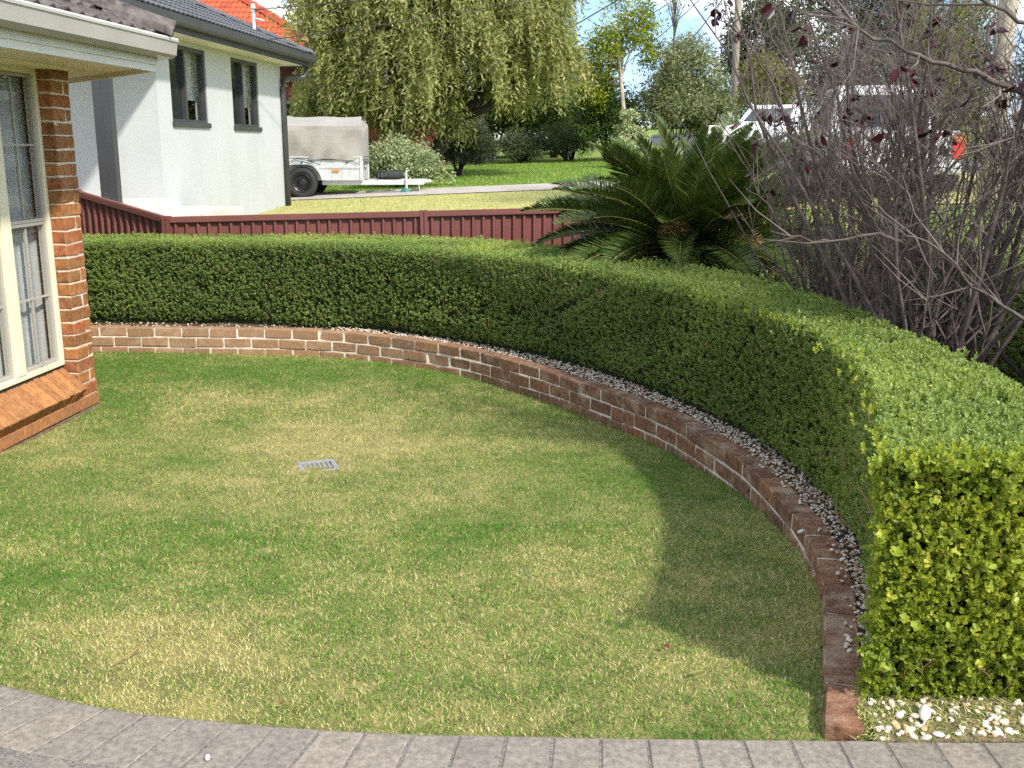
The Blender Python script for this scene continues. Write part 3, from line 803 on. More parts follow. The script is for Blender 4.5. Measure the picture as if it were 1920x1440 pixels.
# street-side hedge behind the bare shrubs
h2 = thing('street_hedge', 'bright green clipped hedge behind the bare purple shrubs', 'hedge')
H2F = np.array([(2.30, 3.3), (2.52, 4.6), (2.72, 5.8), (3.02, 7.6), (3.3, 9.4)]); H2B = H2F + np.array([.95, .05])
def h2pts(n_f, n_t):
    u = rng.random(n_f); t = rng.random(n_f); p = np.stack([np.interp(u, np.linspace(0, 1, 5), H2F[:, j]) for j in (0, 1)], 1)
    P1 = np.column_stack([p + rng.normal(size=(n_f, 2)) * .02, .35 + .80 * t]); N1 = np.tile([-1.0, .15, .1], (n_f, 1))
    u = rng.random(n_t); t = rng.random(n_t); a = np.stack([np.interp(u, np.linspace(0, 1, 5), H2F[:, j]) for j in (0, 1)], 1); b = np.stack([np.interp(u, np.linspace(0, 1, 5), H2B[:, j]) for j in (0, 1)], 1)
    P2 = np.column_stack([a * (1 - t[:, None]) + b * t[:, None], 1.15 + .06 * (vnoise(a[:, 0] * 4, a[:, 1] * 4, 61, 1) - .5)]); N2 = np.tile([0, 0, 1.0], (n_t, 1))
    return np.concatenate([P1, P2]), np.concatenate([N1, N2])
P, N = h2pts(5200, 6500); n = len(P)
D = unit(N * .8 + np.array([0, 0, .5]) + rng.normal(size=(n, 3)) * .5)
V, F, r_ = cat_arrays(sprigs(P - unit(N) * rng.random((n, 1)) * .05, D, 3, .012, .024, .6, False, .52 + .2 * (vnoise(P[:, 0], P[:, 1], 62, 3) - .5)))
o = np_mesh('foliage', V, F, M['hedge_leaf'], h2, rnd=r_); o['kind'] = 'stuff'
Vc = []
for arr, z in ((H2F + [.08, 0], .2), (H2F + [.08, 0], 1.08), (H2B - [.08, 0], 1.08), (H2B - [.08, 0], .2)):
    Vc.append(np.column_stack([arr, np.full(5, z)]))
Vc = np.concatenate(Vc)
fc = np.concatenate([np.stack([np.arange(4) + a * 5, np.arange(4) + 1 + a * 5, np.arange(4) + 1 + b * 5, np.arange(4) + b * 5], 1) for a, b in ((0, 1), (1, 2), (2, 3))] + [np.array([[0, 5, 10, 15], [4, 9, 14, 19]])])
np_mesh('branches', Vc, fc, M['hedge_core'], h2)  # solid dark core here too, inner shade painted by its colour

# ------------------------------------------------------------------ pebbles
def ico(sub):
    bm = bmesh.new(); bmesh.ops.create_icosphere(bm, subdivisions=sub, radius=1)
    V = np.array([v.co[:] for v in bm.verts]); F = np.array([[v.index for v in f.verts] for f in bm.faces]); bm.free(); return V, F
I1, I2 = ico(1), ico(2)
def pebbles(x, y, z, size, tmpl):
    n = len(x); V0, F0 = tmpl; k = len(V0)
    sc = size[:, None] * np.stack([rng.uniform(.9, 1.5, n), rng.uniform(.75, 1.1, n), rng.uniform(.5, .8, n)], 1)
    a = rng.uniform(0, 2 * PI, n); c, s = np.cos(a), np.sin(a)
    P = V0[None] * sc[:, None, :]
    tz = rng.normal(size=n) * .3
    P = np.stack([P[..., 0] * c[:, None] - P[..., 1] * s[:, None], P[..., 0] * s[:, None] + P[..., 1] * c[:, None], P[..., 2] + P[..., 0] * tz[:, None]], -1)
    P += np.stack([x, y, z], 1)[:, None, :]
    return P.reshape(-1, 3), (np.arange(n)[:, None, None] * k + F0[None]).reshape(-1, 3), np.repeat(rng.random(n) ** 1.25, k)
pp = []
for (n, s0, s1, lo, hi, tm) in ((4600, .5, L_ - 3.2, .0055, .0105, I1), (3200, L_ - 3.2, L_ - .25, .0045, .0088, I1)):
    s = rng.uniform(s0, s1, n); s = s[(s > L_ - 7.2) | (rng.random(n) < .12)]; n = len(s); p, t = at_curve(wallC, wallU, s)
    nn = np.stack([t[:, 1], -t[:, 0]], 1)
    wmax = np.interp(s, [0, L_ - 6, L_ - 3.5, L_ - 1.2, L_], [.30, .34, .34, .26, .2])
    off = .10 + rng.random(n) * wmax
    q = p - nn * off[:, None]
    sz = rng.uniform(lo, hi, n)
    pp.append(pebbles(q[:, 0], q[:, 1], WALL_TOP - .012 + rng.uniform(-.004, .012, n), sz, tm))
n = 230
x = rng.uniform(.99, 2.0, n); y = 2.495 + np.abs(rng.normal(size=n)) * .09
pp.append(pebbles(x, y, edge_z(x, y) + rng.uniform(-.001, .008, n), rng.uniform(.005, .0115, n), I2))
n = 50
s = rng.uniform(L_ - 2.5, L_ - .3, n); p, t = at_curve(wallC, wallU, s); q = p - np.stack([t[:, 1], -t[:, 0]], 1) * rng.uniform(.06, .11, n)[:, None]
pp.append(pebbles(q[:, 0], q[:, 1], np.full(n, WALL_TOP + .006), rng.uniform(.005, .009, n), I2))
V, F, r_ = cat_arrays(pp)
pb = np_mesh('pebbles', V, F, M['pebble'], rnd=r_, smooth=True); tag(pb, 'white and tan pebbles filling the bed between brick edging and hedge', 'pebbles', kind='stuff')

def single_pebble(loc, size, label):
    V, F, _ = pebbles(np.zeros(1), np.zeros(1), np.zeros(1), np.array([size]), I2)
    o = np_mesh('pebble', V, F, M['white_pebble'], smooth=True); o.location = loc
    tag(o, label, 'pebble')
single_pebble((1.165, 3.93, WALL_TOP + .012), .013, 'white pebble lying alone on the flat top of the brick edging')
single_pebble((-.79, 2.40, DRIVE_Z + .012), .008, 'small pale pebble lying alone on the grey paving')
single_pebble((1.13, 2.56, .236), .021, 'biggest round white pebble in front of the end of the hedge')
single_pebble((1.205, 3.40, .085), .010, 'white pebble fallen onto the grass against the brick edging') if False else None

# dry clippings and grass on the bed in front of the hedge end
n = 9000
x = .90 + 1.2 * rng.random(n) ** 1.3; y = 2.490 + np.abs(rng.normal(size=n)) * .17 * (.6 + .6 * rng.random(n))
k = (x > .93 + (y - 2.5) * .3); x, y = x[k], y[k]
V, F, r_ = blades(x, y, rng.uniform(.012, .034, len(x)), np.full(len(x), .0028), rng.uniform(.8, 1.55, len(x)), np.where(rng.random(len(x)) < .6, rng.uniform(.5, 1, len(x)), rng.uniform(.05, .45, len(x))), edge_z(x, y) - .002, True)
gc = np_mesh('grass_clippings', V, F, M['lawn_blade'], rnd=r_); tag(gc, 'dry clippings and grass tufts among the pebbles at the hedge end', 'grass', kind='stuff')

# ------------------------------------------------------------------ drain grate and small litter
dg = thing('drain_grate', 'small square grey drain grate set in the lawn', 'drain', (-1.07, 5.46, .011), R(20))
MB().box(-.105, .105, -.105, -.078, 0, .016).box(-.105, .105, .078, .105, 0, .016).box(-.105, -.078, -.078, .078, 0, .016).box(.078, .105, -.078, .078, 0, .016).build('frame', M['grate'], dg, bevel=.002)
for i in range(6):
    xx = -.0625 + i * .025; hh = .072
    MB().box(xx - .0065, xx + .0065, -hh, hh, .001, .013).build('slat', M['grate'], dg)
MB().box(-.078, .078, -.006, .006, .0, .011).build('crossbar', M['grate'], dg)
MB().box(-.08, .08, -.08, .08, -.012, -.008).build('sump', M['hole'], dg)

def flat_leaf(name, loc, rz, size, mat, label, cat='leaf'):
    V, F, r_ = leaf_arrays(np.zeros((1, 3)), np.array([[1.0, 0, .1]]), np.array([[0, .25, 1.0]]), size, size * .55, np.array([.5]), True, .18)
    o = np_mesh(name, V, F, mat, rnd=r_, smooth=True); o.location = loc; o.rotation_euler = (0, .1, rz); tag(o, label, cat)
flat_leaf('fallen_leaf', (.54, 2.85, .192), .4, .05, M['fallen_leaf'], 'pale green leaf lying on the straw grass near the paving')
flat_leaf('fallen_leaf', (.50, 3.02, .19), 2.0, .03, M['red_leaf'], 'tiny dark red leaf lying in the lawn beside the hedge shadow')
flat_leaf('fallen_leaf', (-.66, 2.66, .20), 1.0, .022, M['red_leaf'], 'tiny red leaf lying in the lawn beside the paving edge')
tg = MB(); tg.tube([(0, 0, 0), (.035, .03, .012), (.06, .07, .02)], [.0025, .002, .003], 5).tube([(.06, .07, .02), (.065, .09, .03)], [.004, .001], 5).tube([(.06, .07, .02), (.08, .085, .025)], [.003, .001], 5)
o = tg.build('dry_twig', M['dead_stem']); o.location = (-1.235, 2.93, .185); tag(o, 'dry brown twig lying in the grass near the paving', 'twig')

# ------------------------------------------------------------------ our house: bay with brick pier, window, eave
house = thing('brick_house', 'orange brick house bay with cream window beside the lawn', 'house', HO, HR)
SOF = 2.235
# pier
hb_full = [brick_mesh('brick', .110, .232, .077, 100 + i, M['house_brick'], .007, .0045) for i in range(4)]
hb_wide = [brick_mesh('brick', .110, .150, .077, 110 + i, M['house_brick'], .007, .0045) for i in range(3)]
hb_bat = [brick_mesh('brick', .110, .070, .077, 120 + i, M['house_brick'], .007, .0045) for i in range(3)]
z = .135; c = 0
while z < SOF:
    if c % 2 == 0: lst = [(random.choice(hb_full), -.116)]
    else: lst = [(random.choice(hb_wide), -.157), (random.choice(hb_bat), -.036)]
    for me, yy in lst:
        o = link(bpy.data.objects.new('brick', me), house)
        o.location = (-.055 + random.uniform(-.002, .003), yy, z); o.rotation_euler = (random.uniform(-.012, .012), random.uniform(-.012, .012), random.uniform(-.01, .01) + random.choice((0, PI)))
    z += .0858; c += 1
MB().box(-.104, -.006, -.226, -.006, .0, SOF).build('mortar', M['mortar'], house)
# footing course and concrete base, running back under the window
pb_me = [brick_mesh('brick', .112, .232, .078, 130 + i, M['sill_brick'], .005, .003) for i in range(4)]
yy = -.113
while yy > -4.5:
    o = link(bpy.data.objects.new('brick', random.choice(pb_me)), house); o.location = (-.047, yy, .05); o.rotation_euler = (0, 0, random.uniform(-.01, .01))
    yy -= .2385
MB().box(-.16, -.012, -4.5, -.012, -.1, .092).build('base_mortar', M['mortar'], house)
MB().box(-.20, .03, -4.6, .012, -.2, .004).build('footing', M['litter'], house)
# sloping brick-on-edge sill
sl = R(41)
sill_me = [brick_mesh('sill_brick', .232, .0665, .105, 140 + i, M['sill_brick'], .004, .0025) for i in range(4)]
yy = -.272; 
while yy > -4.4:
    o = link(bpy.data.objects.new('sill_brick', random.choice(sill_me)), house)
    o.rotation_euler = (0, sl, 0)
    # top outer edge near x=.07 z=.175
    cx = .058 - .116 * math.cos(sl) - .0525 * math.sin(sl); cz = .165 + .116 * math.sin(sl) - .0525 * math.cos(sl)
    o.location = (cx + random.uniform(-.002, .002), yy, cz + random.uniform(-.002, .002))
    yy -= .0765
mbx = MB(); mbx.prism([(-.16, .06), (-.018, .088), (.046, .158), (-.124, .306), (-.16, .306)], 'y', -4.5, -.24); mbx.build('sill_mortar', M['mortar'], house)
# window
WX = -.105; WZ0, WZ1 = .325, SOF - .02
MB().box(WX - .05, WX + .005, -4.5, -.236, WZ0 - .03, WZ0 - .008).build('flashing', M['dark_trim'], house)
win = thing('window', '', '') ; win.parent = house
for kkk in ('label', 'category'):
    if kkk in win: del win[kkk]
fr_ = MB()
fr_.box(WX - .06, WX + .02, -.268, -.234, WZ0, WZ1).box(WX - .06, WX + .02, -3.3, -.268, WZ0, WZ0 + .035).box(WX - .06, WX + .02, -3.3, -.268, WZ1 - .035, WZ1)
fr_.box(WX - .06, WX + .026, -.80, -.705, WZ0 + .035, WZ1 - .035)
fr_.box(WX - .06, WX + .02, -3.36, -3.3, WZ0, WZ1)
fr_.build('frame', M['cream_metal'], win, bevel=.004)
def sash(y0, y1, nm, lites):
    zb, zt, zm = WZ0 + .037, WZ1 - .037, 1.275
    mb = MB(); wv = .022
    for (a, b) in ((zb, zm - .002), (zm, zt)):
        mb.box(WX - .045, WX + .0, y0, y0 + wv, a, b).box(WX - .045, WX + .0, y1 - wv, y1, a, b).box(WX - .045, WX, y0 + wv, y1 - wv, a, a + wv * .9).box(WX - .045, WX, y0 + wv, y1 - wv, b - wv * .9, b)
    mb.build('sash', M['sash_grey'], win, bevel=.002)
    mt = MB()
    for i in range(1, lites):
        yc = y0 + (y1 - y0) * i / lites
        mt.box(WX - .03, WX - .012, yc - .006, yc + .006, zb + .027, zm - .029).box(WX - .03, WX - .012, yc - .006, yc + .006, zm + .027, zt - .027)
    for zz in (.80, 1.75):
        mt.box(WX - .028, WX - .010, y0 + wv, y1 - wv, zz - .006, zz + .006)
    mt.build('muntin', M['sash_grey'], win)
    MB().box(WX - .024, WX - .018, y0 + wv, y1 - wv, zb + .02, zm - .02).build('pane', M['glass'], win)
    MB().box(WX - .024, WX - .018, y0 + wv, y1 - wv, zm + .02, zt - .02).build('pane', M['glass'], win)
    MB().box(WX, WX + .012, (y0 + y1) / 2 - .008, (y0 + y1) / 2 + .008, zb + .004, zb + .03).build('latch', M['gutter_grey'], win)
sash(-.703, -.270, 'a', 2)
sash(-2.0, -.802, 'b', 4)
sash(-3.3, -2.0, 'c', 4)
# curtain: pleated lace
cv = []; ny = 240
for i in range(ny):
    y_ = -3.3 + 3.075 * i / (ny - 1); dx_ = .009 * math.sin(y_ * 46) + .006 * math.sin(y_ * 17 + 1)
    cv.append((-.20 + dx_, y_, .28)); cv.append((-.20 + dx_ * 1.1, y_, 2.3))
MB().add(cv, [(2 * i, 2 * i + 2, 2 * i + 3, 2 * i + 1) for i in range(ny - 1)]).build('curtain', M['lace'], house, smooth=True)
# body of the house
MB().prism([(-.45, 0.0), (-.45, -6), (-6, -6), (-6, 5), (-4, 3.5), (-.8, .35)], 'z', -.2, SOF - .01).build('wall', M['mortar'], house)
MB().prism([(-.12, -.01), (-.12, -.2), (-.45, -.2), (-.9, .4), (-.75, .6)], 'z', .001, SOF - .012).build('bay_wall', M['sill_brick'], house)
# soffit, fascia
ex, ey = .605, -.03
def chamf(off): return ex + off, ey + off * .414
sx, sy = chamf(-.02)
MB().prism([(-1.2, -6), (sx, -6), (sx, sy), (sx - 2.4, sy + 2.4), (-3.4, sy + 2.4)], 'z', SOF, SOF + .012).build('soffit', M['soffit_paint'], house)
MB().prism([(-.11, SOF - .022), (.03, SOF - .022), (.05, SOF - .001), (-.11, SOF - .001)], 'y', -4.5, .03).build('cornice', M['soffit_paint'], house)
def band(name, mat, o0, o1, z0, z1, bev=0):
    a = [chamf(o0), chamf(o1)]
    (x0, y0), (x1, y1) = a
    prof = [(x0, -6), (x1, -6), (x1, y1), (x1 - 2.4, y1 + 2.4), (x0 - 2.4, y0 + 2.4), (x0, y0)]
    return MB().prism(prof, 'z', z0, z1).build(name, mat, house, bevel=bev)
band('fascia', M['white_paint'], -.025, -.002, SOF - .03, SOF + .16)
band('fascia_board', M['white_paint'], -.002, .010, SOF + .012, SOF + .070)
band('fascia_board', M['white_paint'], -.002, .016, SOF + .076, SOF + .11)
def gut(prof, name, mat):
    path = [(-6.0, None), None, None]; V = []
    for (o_, z_) in prof:
        xx, y0 = chamf(o_); V.append([(xx, -6, z_), (xx, y0, z_), (xx - 2.4, y0 + 2.4, z_)])
    n = len(prof); v = [V[i][j] for j in range(3) for i in range(n)]
    f = [(j * n + i, j * n + (i + 1) % n, (j + 1) * n + (i + 1) % n, (j + 1) * n + i) for j in range(2) for i in range(n)]
    return MB().add(v, f).build(name, mat, house)
g0 = SOF + .055
gut([(.018, g0), (.100, g0), (.120, g0 + .018), (.130, g0 + .10), (.124, g0 + .105), (.112, g0 + .03), (.095, g0 + .012), (.028, g0 + .012), (.028, g0 + .09), (.018, g0 + .09)], 'gutter', M['gutter_grey'])
gut([(.122, g0 + .1), (.136, g0 + .098), (.140, g0 + .112), (.130, g0 + .122), (.119, g0 + .114)], 'gutter_lip', M['gutter_lip'])
# roof of concrete tiles
pitch = R(23)
def roman_tile(w_, l_, th, amp, mat, nseg=8, name='roof_tile'):
    v = []; f = []
    for j, (s, dz) in enumerate(((0, .022), (l_, 0))):
        for i in range(nseg + 1):
            x = w_ * i / nseg; h = amp * (.5 - .5 * math.cos(4 * PI * i / nseg))
            v.append((x, s, h + dz)); v.append((x, s, h + dz - th))
    k = 2 * (nseg + 1)
    for i in range(nseg):
        a = 2 * i
        f += [(a, a + 2, k + a + 2, k + a), (a + 1, k + a + 1, k + a + 3, a + 3), (a, a + 1, a + 3, a + 2)]
    me = bpy.data.meshes.new(name); me.from_pydata(v, [], f); me.materials.append(mat); me.update()
    return me
def lay_tiles(parent, frame, width, slope_len, me, tw_, tl_, keep, name='roof_tile', limit=300):
    """frame: 4x4, X along eave, Y up the slope, Z normal"""
    n = 0
    for r_i in range(int(slope_len / tl_)):
        for c_i in range(int(width / tw_)):
            cx_, cy_ = (c_i + .5) * tw_, (r_i + .5) * tl_
            if not keep(cx_, cy_) or n >= limit: continue
            o = link(bpy.data.objects.new(name, me), parent)
            o.matrix_local = frame @ Matrix.Translation((c_i * tw_, r_i * tl_, random.uniform(-.002, .002)))
            n += 1
    return n
def frame_of(origin, along, up):
    a = Vector(along).normalized(); u_ = Vector(up).normalized(); n_ = a.cross(u_)
    m_ = Matrix((a, u_, n_)).transposed().to_4x4(); m_.translation = Vector(origin); return m_
ot = roman_tile(.30, .36, .022, .035, M['old_tile'])
re = ex + .07; rz0 = SOF + .155
cp, sp = math.cos(pitch), math.sin(pitch)
hip_k = math.tan(R(22.5))
lay_tiles(house, frame_of((re, -3.0, rz0), (0, 1, 0), (-cp, 0, sp)), 3.3, 2.2, ot, .30, .33, lambda a, b: a < 3.0 + ey + b * cp * -hip_k * -1 * -1 + .06 + 0 * b if False else a < 3.03 - b * cp * hip_k + .06)
d45 = (-math.sqrt(.5), math.sqrt(.5)); u45 = (-math.sqrt(.5) * cp, -math.sqrt(.5) * cp, sp)
lay_tiles(house, frame_of((re - 2.2 * .7071, ey + 2.2 * .7071, rz0), (.7071, -.7071, 0), (-.7071 * cp, -.7071 * cp, sp)), 2.3, 1.6, ot, .30, .33, lambda a, b: a < 2.2 - b * cp * hip_k + .06)
hip_dir = Vector((-1, -hip_k, math.tan(pitch))).normalized()
rb = MB(); topv = Vector((re, ey, rz0 - .03)) + hip_dir * 4.2
rb.add([(re, -6, rz0 - .03), (re, ey, rz0 - .03), topv, (topv.x, -6, topv.z), (re - 2.4, ey + 2.4, rz0 - .03), (topv.x - 1.5, topv.y + 1.5, topv.z)], [(0, 1, 2, 3), (1, 4, 5, 2)])
rb.build('roof_batten', M['bark_dark'], house)
cap = MB()
capprof = []
for i in range(9):
    t = PI * (i / 8); capprof.append((.125 * math.cos(t), .105 * math.sin(t) - .01))
inner = [(a * .84, b * .84 - .008) for a, b in capprof[::-1]]
cap.prism(capprof + inner, 'y', 0, .42)
cap_me = cap.mesh('hip_cap', M['old_tile'], smooth=False)
side_ = hip_dir.cross(Vector((0, 0, 1))).normalized(); up_ = side_.cross(hip_dir)
if up_.z < 0: up_ = -up_; side_ = -side_
for i in range(9):
    o = link(bpy.data.objects.new('hip_cap', cap_me), house)
    mm = Matrix((hip_dir.cross(up_), hip_dir, up_)).transposed().to_4x4()
    mm.translation = Vector((re + .02, ey + .005, rz0 + .045)) + hip_dir * (i * .37 - .03)
    o.matrix_local = mm @ Matrix.Rotation(R(-3), 4, 'X')

# ------------------------------------------------------------------ brown metal fence
fence = thing('metal_fence', 'dark brown ribbed metal fence behind the hedge', 'fence')
FP = [(-6.2, 11.4, 1.62), (-4.45, 10.75, 1.30), (-3.28, 9.93, 1.085), (-.86, 10.2, 1.125), (1.3, 10.43, 1.165)]
def rib_panel(p, q, name):
    p = Vector(p); q = Vector(q); L = (q.xy - p.xy).length; nn = int(L / .1); pc = L / nn
    prof = [(0, 0), (.028, 0), (.040, .028), (.060, .028), (.072, 0)]
    pts = []
    for i in range(nn):
        for a, b in prof: pts.append((i * pc + a, b))
    pts.append((L, 0))
    d = (q - p); d.z = 0; d.normalize(); nv = Vector((d.y, -d.x, 0))
    v = []
    for s, b in pts:
        t = min(1, s / L); z1 = p.z * (1 - t) + q.z * t - .05
        b0 = p + d * s + nv * (b - .014)
        v.append((b0.x, b0.y, .2)); v.append((b0.x, b0.y, z1))
    f = [(2 * i, 2 * i + 2, 2 * i + 3, 2 * i + 1) for i in range(len(pts) - 1)]
    MB().add(v, f).build(name, M['fence_brown'], fence)
def rail(p, q, name):
    p = Vector(p); q = Vector(q); d = (q - p).normalized(); nv = Vector((d.y, -d.x, 0)).normalized(); up = Vector((0, 0, 1))
    prof = [(-.026, -.05), (-.026, 0), (.026, 0), (.026, -.012), (.032, -.012), (.032, -.052), (.024, -.052), (.024, -.06)]
    v = [e + nv * a + up * b for e in (p, q) for a, b in prof]; n = len(prof)
    MB().add(v, [(i, (i + 1) % n, n + (i + 1) % n, n + i) for i in range(n)] + [tuple(range(n)), tuple(range(n, 2 * n))]).build(name, M['fence_brown'], fence)
for i in range(len(FP) - 1):
    p, q = Vector(FP[i]), Vector(FP[i + 1]); d = (q - p).normalized()
    L = (q - p).length; ns = 3
    rib_panel(p + d * .03, q - d * .03, 'panel')
    rail(p + d * .035, q - d * .035, 'top_rail')
for i, (x, y, z) in enumerate(FP):
    d = Vector(FP[min(i + 1, len(FP) - 1)]) - Vector(FP[max(i - 1, 0)]); an = math.atan2(d.y, d.x)
    pm = MB().box(-.036, -.004, -.036, .036, -z + .1, .008).box(.004, .036, -.036, .036, -z + .1, .008).box(-.03, .03, -.02, .02, -z + .1, .002)
    pm.box(-.025, -.015, -.040, -.036, -.03, -.02).box(.015, .025, -.040, -.036, -.03, -.02)
    o = pm.build('post', M['fence_brown'], fence); o.location = (x, y, z); o.rotation_euler = (0, 0, an)

# ------------------------------------------------------------------ white rendered house
WH = Vector((-4.30, 20.0, 0)); WR = -R(5.0)
wh = thing('rendered_house', 'white rendered house with charcoal tiled roof beyond the fence', 'house', WH, WR)
WEAVE = 3.20
wins = [(-5.08, -3.72, 2.05, 3.13), (-2.62, -1.30, 2.03, 3.13)]
LW = -5.55
ys_ = [LW]; mw = MB()
for (a, b, z0, z1) in wins:
    mw.box(-.2, 0, ys_[-1], a, .3, WEAVE); mw.box(-.2, 0, a, b, .3, z0); mw.box(-.2, 0, a, b, z1, WEAVE); ys_.append(b)
mw.box(-.2, 0, ys_[-1], 0, .3, WEAVE)
mw.box(-9, -.2, LW, LW + .2, .3, WEAVE); mw.box(-9, -.2, -.2, 0, .3, WEAVE); mw.box(-9, -8.8, LW + .2, -.2, .3, WEAVE)
mw.build('wall', M['render_white'], wh)
MB().box(-8.7, -.6, LW + .3, -.3, .5, WEAVE - .05).build('interior', M['charcoal_metal'], wh)
for (a, b, z0, z1) in wins:
    wf = MB(); fw = .06
    wf.box(-.11, -.02, a, a + fw, z0, z1).box(-.11, -.02, b - fw, b, z0, z1).box(-.11, -.02, a + fw, b - fw, z1 - fw, z1).box(-.13, .03, a - .02, b + .02, z0 - .05, z0 + .02).box(-.11, -.02, a + fw, b - fw, z0 + .02, z0 + fw)
    mid = a + (b - a) * .42
    wf.box(-.10, -.01, mid - .03, mid + .03, z0 + fw, z1 - fw)
    f_ = wf.build('window', M['charcoal_metal'], wh)
    MB().box(-.08, -.07, a + fw, mid - .03, z0 + fw, z1 - fw).build('pane', M['car_glass'], f_)
    MB().box(-.08, -.07, mid + .03, b - fw, z0 + fw, z1 - fw).build('pane', M['glass'], f_)
    cvv = [(-.19 + .02 * math.sin(i * 1.3), mid + (b - mid) * i / 20, zz) for i in range(21) for zz in (z0 + .35, z1)]
    MB().add(cvv, [(2 * i, 2 * i + 2, 2 * i + 3, 2 * i + 1) for i in range(20)]).build('curtain', M['lace'], f_)
# porch
MB().box(-4.5, .16, -7.4, LW - .004, .3, 1.04).build('porch_slab', M['slab_white'], wh)
MB().box(-.6, .9, -7.6, -5.0, .3, .90).build('step', M['slab_white'], wh)
MB().box(-.09, .022, -7.2, -7.07, 1.04, WEAVE).build('column', M['charcoal_metal'], wh)
MB().box(.024, .125, -7.2, -7.09, 1.04, WEAVE).build('column', M['charcoal_metal'], wh)
# eave: soffit, fascia, gutter
OV = .42; Y0, Y1 = -7.75, .42
MB().box(-9.4, OV, Y0, Y1, WEAVE + .002, WEAVE + .02).build('soffit', M['white_paint'], wh)
MB().box(OV, OV + .02, Y0, Y1, WEAVE - .02, WEAVE + .2).box(-9.4, OV, Y1, Y1 + .02, WEAVE - .02, WEAVE + .2).box(-9.4, OV, Y0 - .02, Y0, WEAVE - .02, WEAVE + .2).build('fascia', M['charcoal_metal'], wh)
gp = [(OV + .022, WEAVE + .06), (OV + .11, WEAVE + .06), (OV + .13, WEAVE + .09), (OV + .135, WEAVE + .19), (OV + .12, WEAVE + .195), (OV + .115, WEAVE + .09), (OV + .022, WEAVE + .075)]
MB().prism(gp, 'y', Y0 - .1, Y1 + .13).build('gutter', M['charcoal_metal'], wh)
MB().box(-9.4, OV + .1, Y1 + .022, Y1 + .12, WEAVE + .06, WEAVE + .19).build('gutter', M['charcoal_metal'], wh)
dp = MB(); dp.tube([(OV - .02, Y1 - .02, WEAVE + .02), (OV - .03, Y1 - .03, WEAVE - .10), (OV - .08, Y1 - .08, WEAVE - .2), (.12, .02, WEAVE - .24), (.06, -.03, WEAVE - .30), (.055, -.045, WEAVE - .42), (.055, -.045, .4)], .05, 10)
dp.build('downpipe', M['charcoal_metal'], wh, smooth=True)
pt = R(24); ct_, st_ = math.cos(pt), math.sin(pt)
ft = MB()
prof_t = []
ftm = roman_tile(.31, .36, .02, .016, M['charcoal_tile'], 8)
re2 = OV + .05; rz2 = WEAVE + .215
W_, Ls = 8.2, 3.6
lay_tiles(wh, frame_of((re2, Y1 + .05 - W_, rz2), (0, 1, 0), (-ct_, 0, st_)), W_, Ls, ftm, .31, .33, lambda a, b: a < W_ - b * ct_ + .05)
rr = MB(); h4 = 4.2
rr.add([(re2, Y0, rz2 - .02), (re2, Y1 + .05, rz2 - .02), (re2 - h4, Y1 + .05 - h4, rz2 - .02 + h4 * math.tan(pt)), (re2 - h4, Y0, rz2 - .02 + h4 * math.tan(pt)),
        (-9.4, Y1 + .05, rz2 - .02), (-9.4 , Y1 + .05 - h4, rz2 - .02 + h4 * math.tan(pt))], [(0, 1, 2, 3), (1, 4, 5, 2)])
rr.build('roof', M['charcoal_metal'], wh)
hd = Vector((-1, -1, math.tan(pt))).normalized(); upv = (Vector((0, 0, 1)) - hd * hd.z).normalized()
hc = MB(); hc.prism([(-.12, -.02), (-.05, .05), (.05, .05), (.12, -.02)], 'y', 0, .38); hcm = hc.mesh('hip_cap', M['charcoal_tile'])
for i in range(13):
    o = link(bpy.data.objects.new('hip_cap', hcm), wh); mm = Matrix((hd.cross(upv), hd, upv)).transposed().to_4x4(); mm.translation = Vector((re2, Y1 + .05, rz2 + .03)) + hd * i * .36
    o.matrix_local = mm @ Matrix.Rotation(R(-2), 4, 'X')
# service bracket for the overhead wire
sb = MB(); sb.tube([(-.30, -.45, rz2 + .2), (-.30, -.45, rz2 + .72)], .035, 8).tube([(-.30, -.45, rz2 + .55), (-.1, -.5, rz2 + .50)], .02, 6).tube([(-.30, -.45, rz2 + .72), (-.30, -.45, rz2 + .80)], [.05, .03], 8)
sb.build('service_bracket', M['galv_pale'], wh)

# ------------------------------------------------------------------ red brick house behind
rh = thing('red_brick_house', 'red brick house with bright orange-red tiled roof behind the weeping tree', 'house', (-5.0, 31.0, .6))
MB().box(-9, -.5, .6, 8, 0, 3.55).build('wall', M['red_brick'], rh)
MB().box(-2.2, 2.95, 2.6, 8.5, 0, 3.0).build('wing_wall', M['red_brick'], rh)
RZ = 3.6; pr_ = R(30); cr, sr = math.cos(pr_), math.sin(pr_)
rtm = roman_tile(.34, .40, .03, .05, M['red_tile'], 6)
Wd = 9.5
lay_tiles(rh, frame_of((-9.5, -.1, RZ), (1, 0, 0), (0, cr, sr)), Wd, 5.2, rtm, .34, .37, lambda a, b: a < Wd - b * cr + .05 and a > 1.5, limit=290)
hh_ = 4.6
MB().add([(-9.5, -.1, RZ - .03), (0, -.1, RZ - .03), (-hh_, -.1 + hh_, RZ - .03 + hh_ * math.tan(pr_)), (-9.5, -.1 + hh_, RZ - .03 + hh_ * math.tan(pr_)), (0, 9, RZ - .03), (-hh_, 9, RZ - .03 + hh_ * math.tan(pr_))], [(0, 1, 2, 3), (1, 4, 5, 2)]).build('roof', M['red_brick'], rh)
hd = Vector((-1, 1, math.tan(pr_))).normalized(); upv = (Vector((0, 0, 1)) - hd * hd.z).normalized()
hcm = MB().prism([(-.16, -.02), (-.09, .09), (.09, .09), (.16, -.02)], 'y', 0, .44).mesh('hip_cap', M['red_tile'])
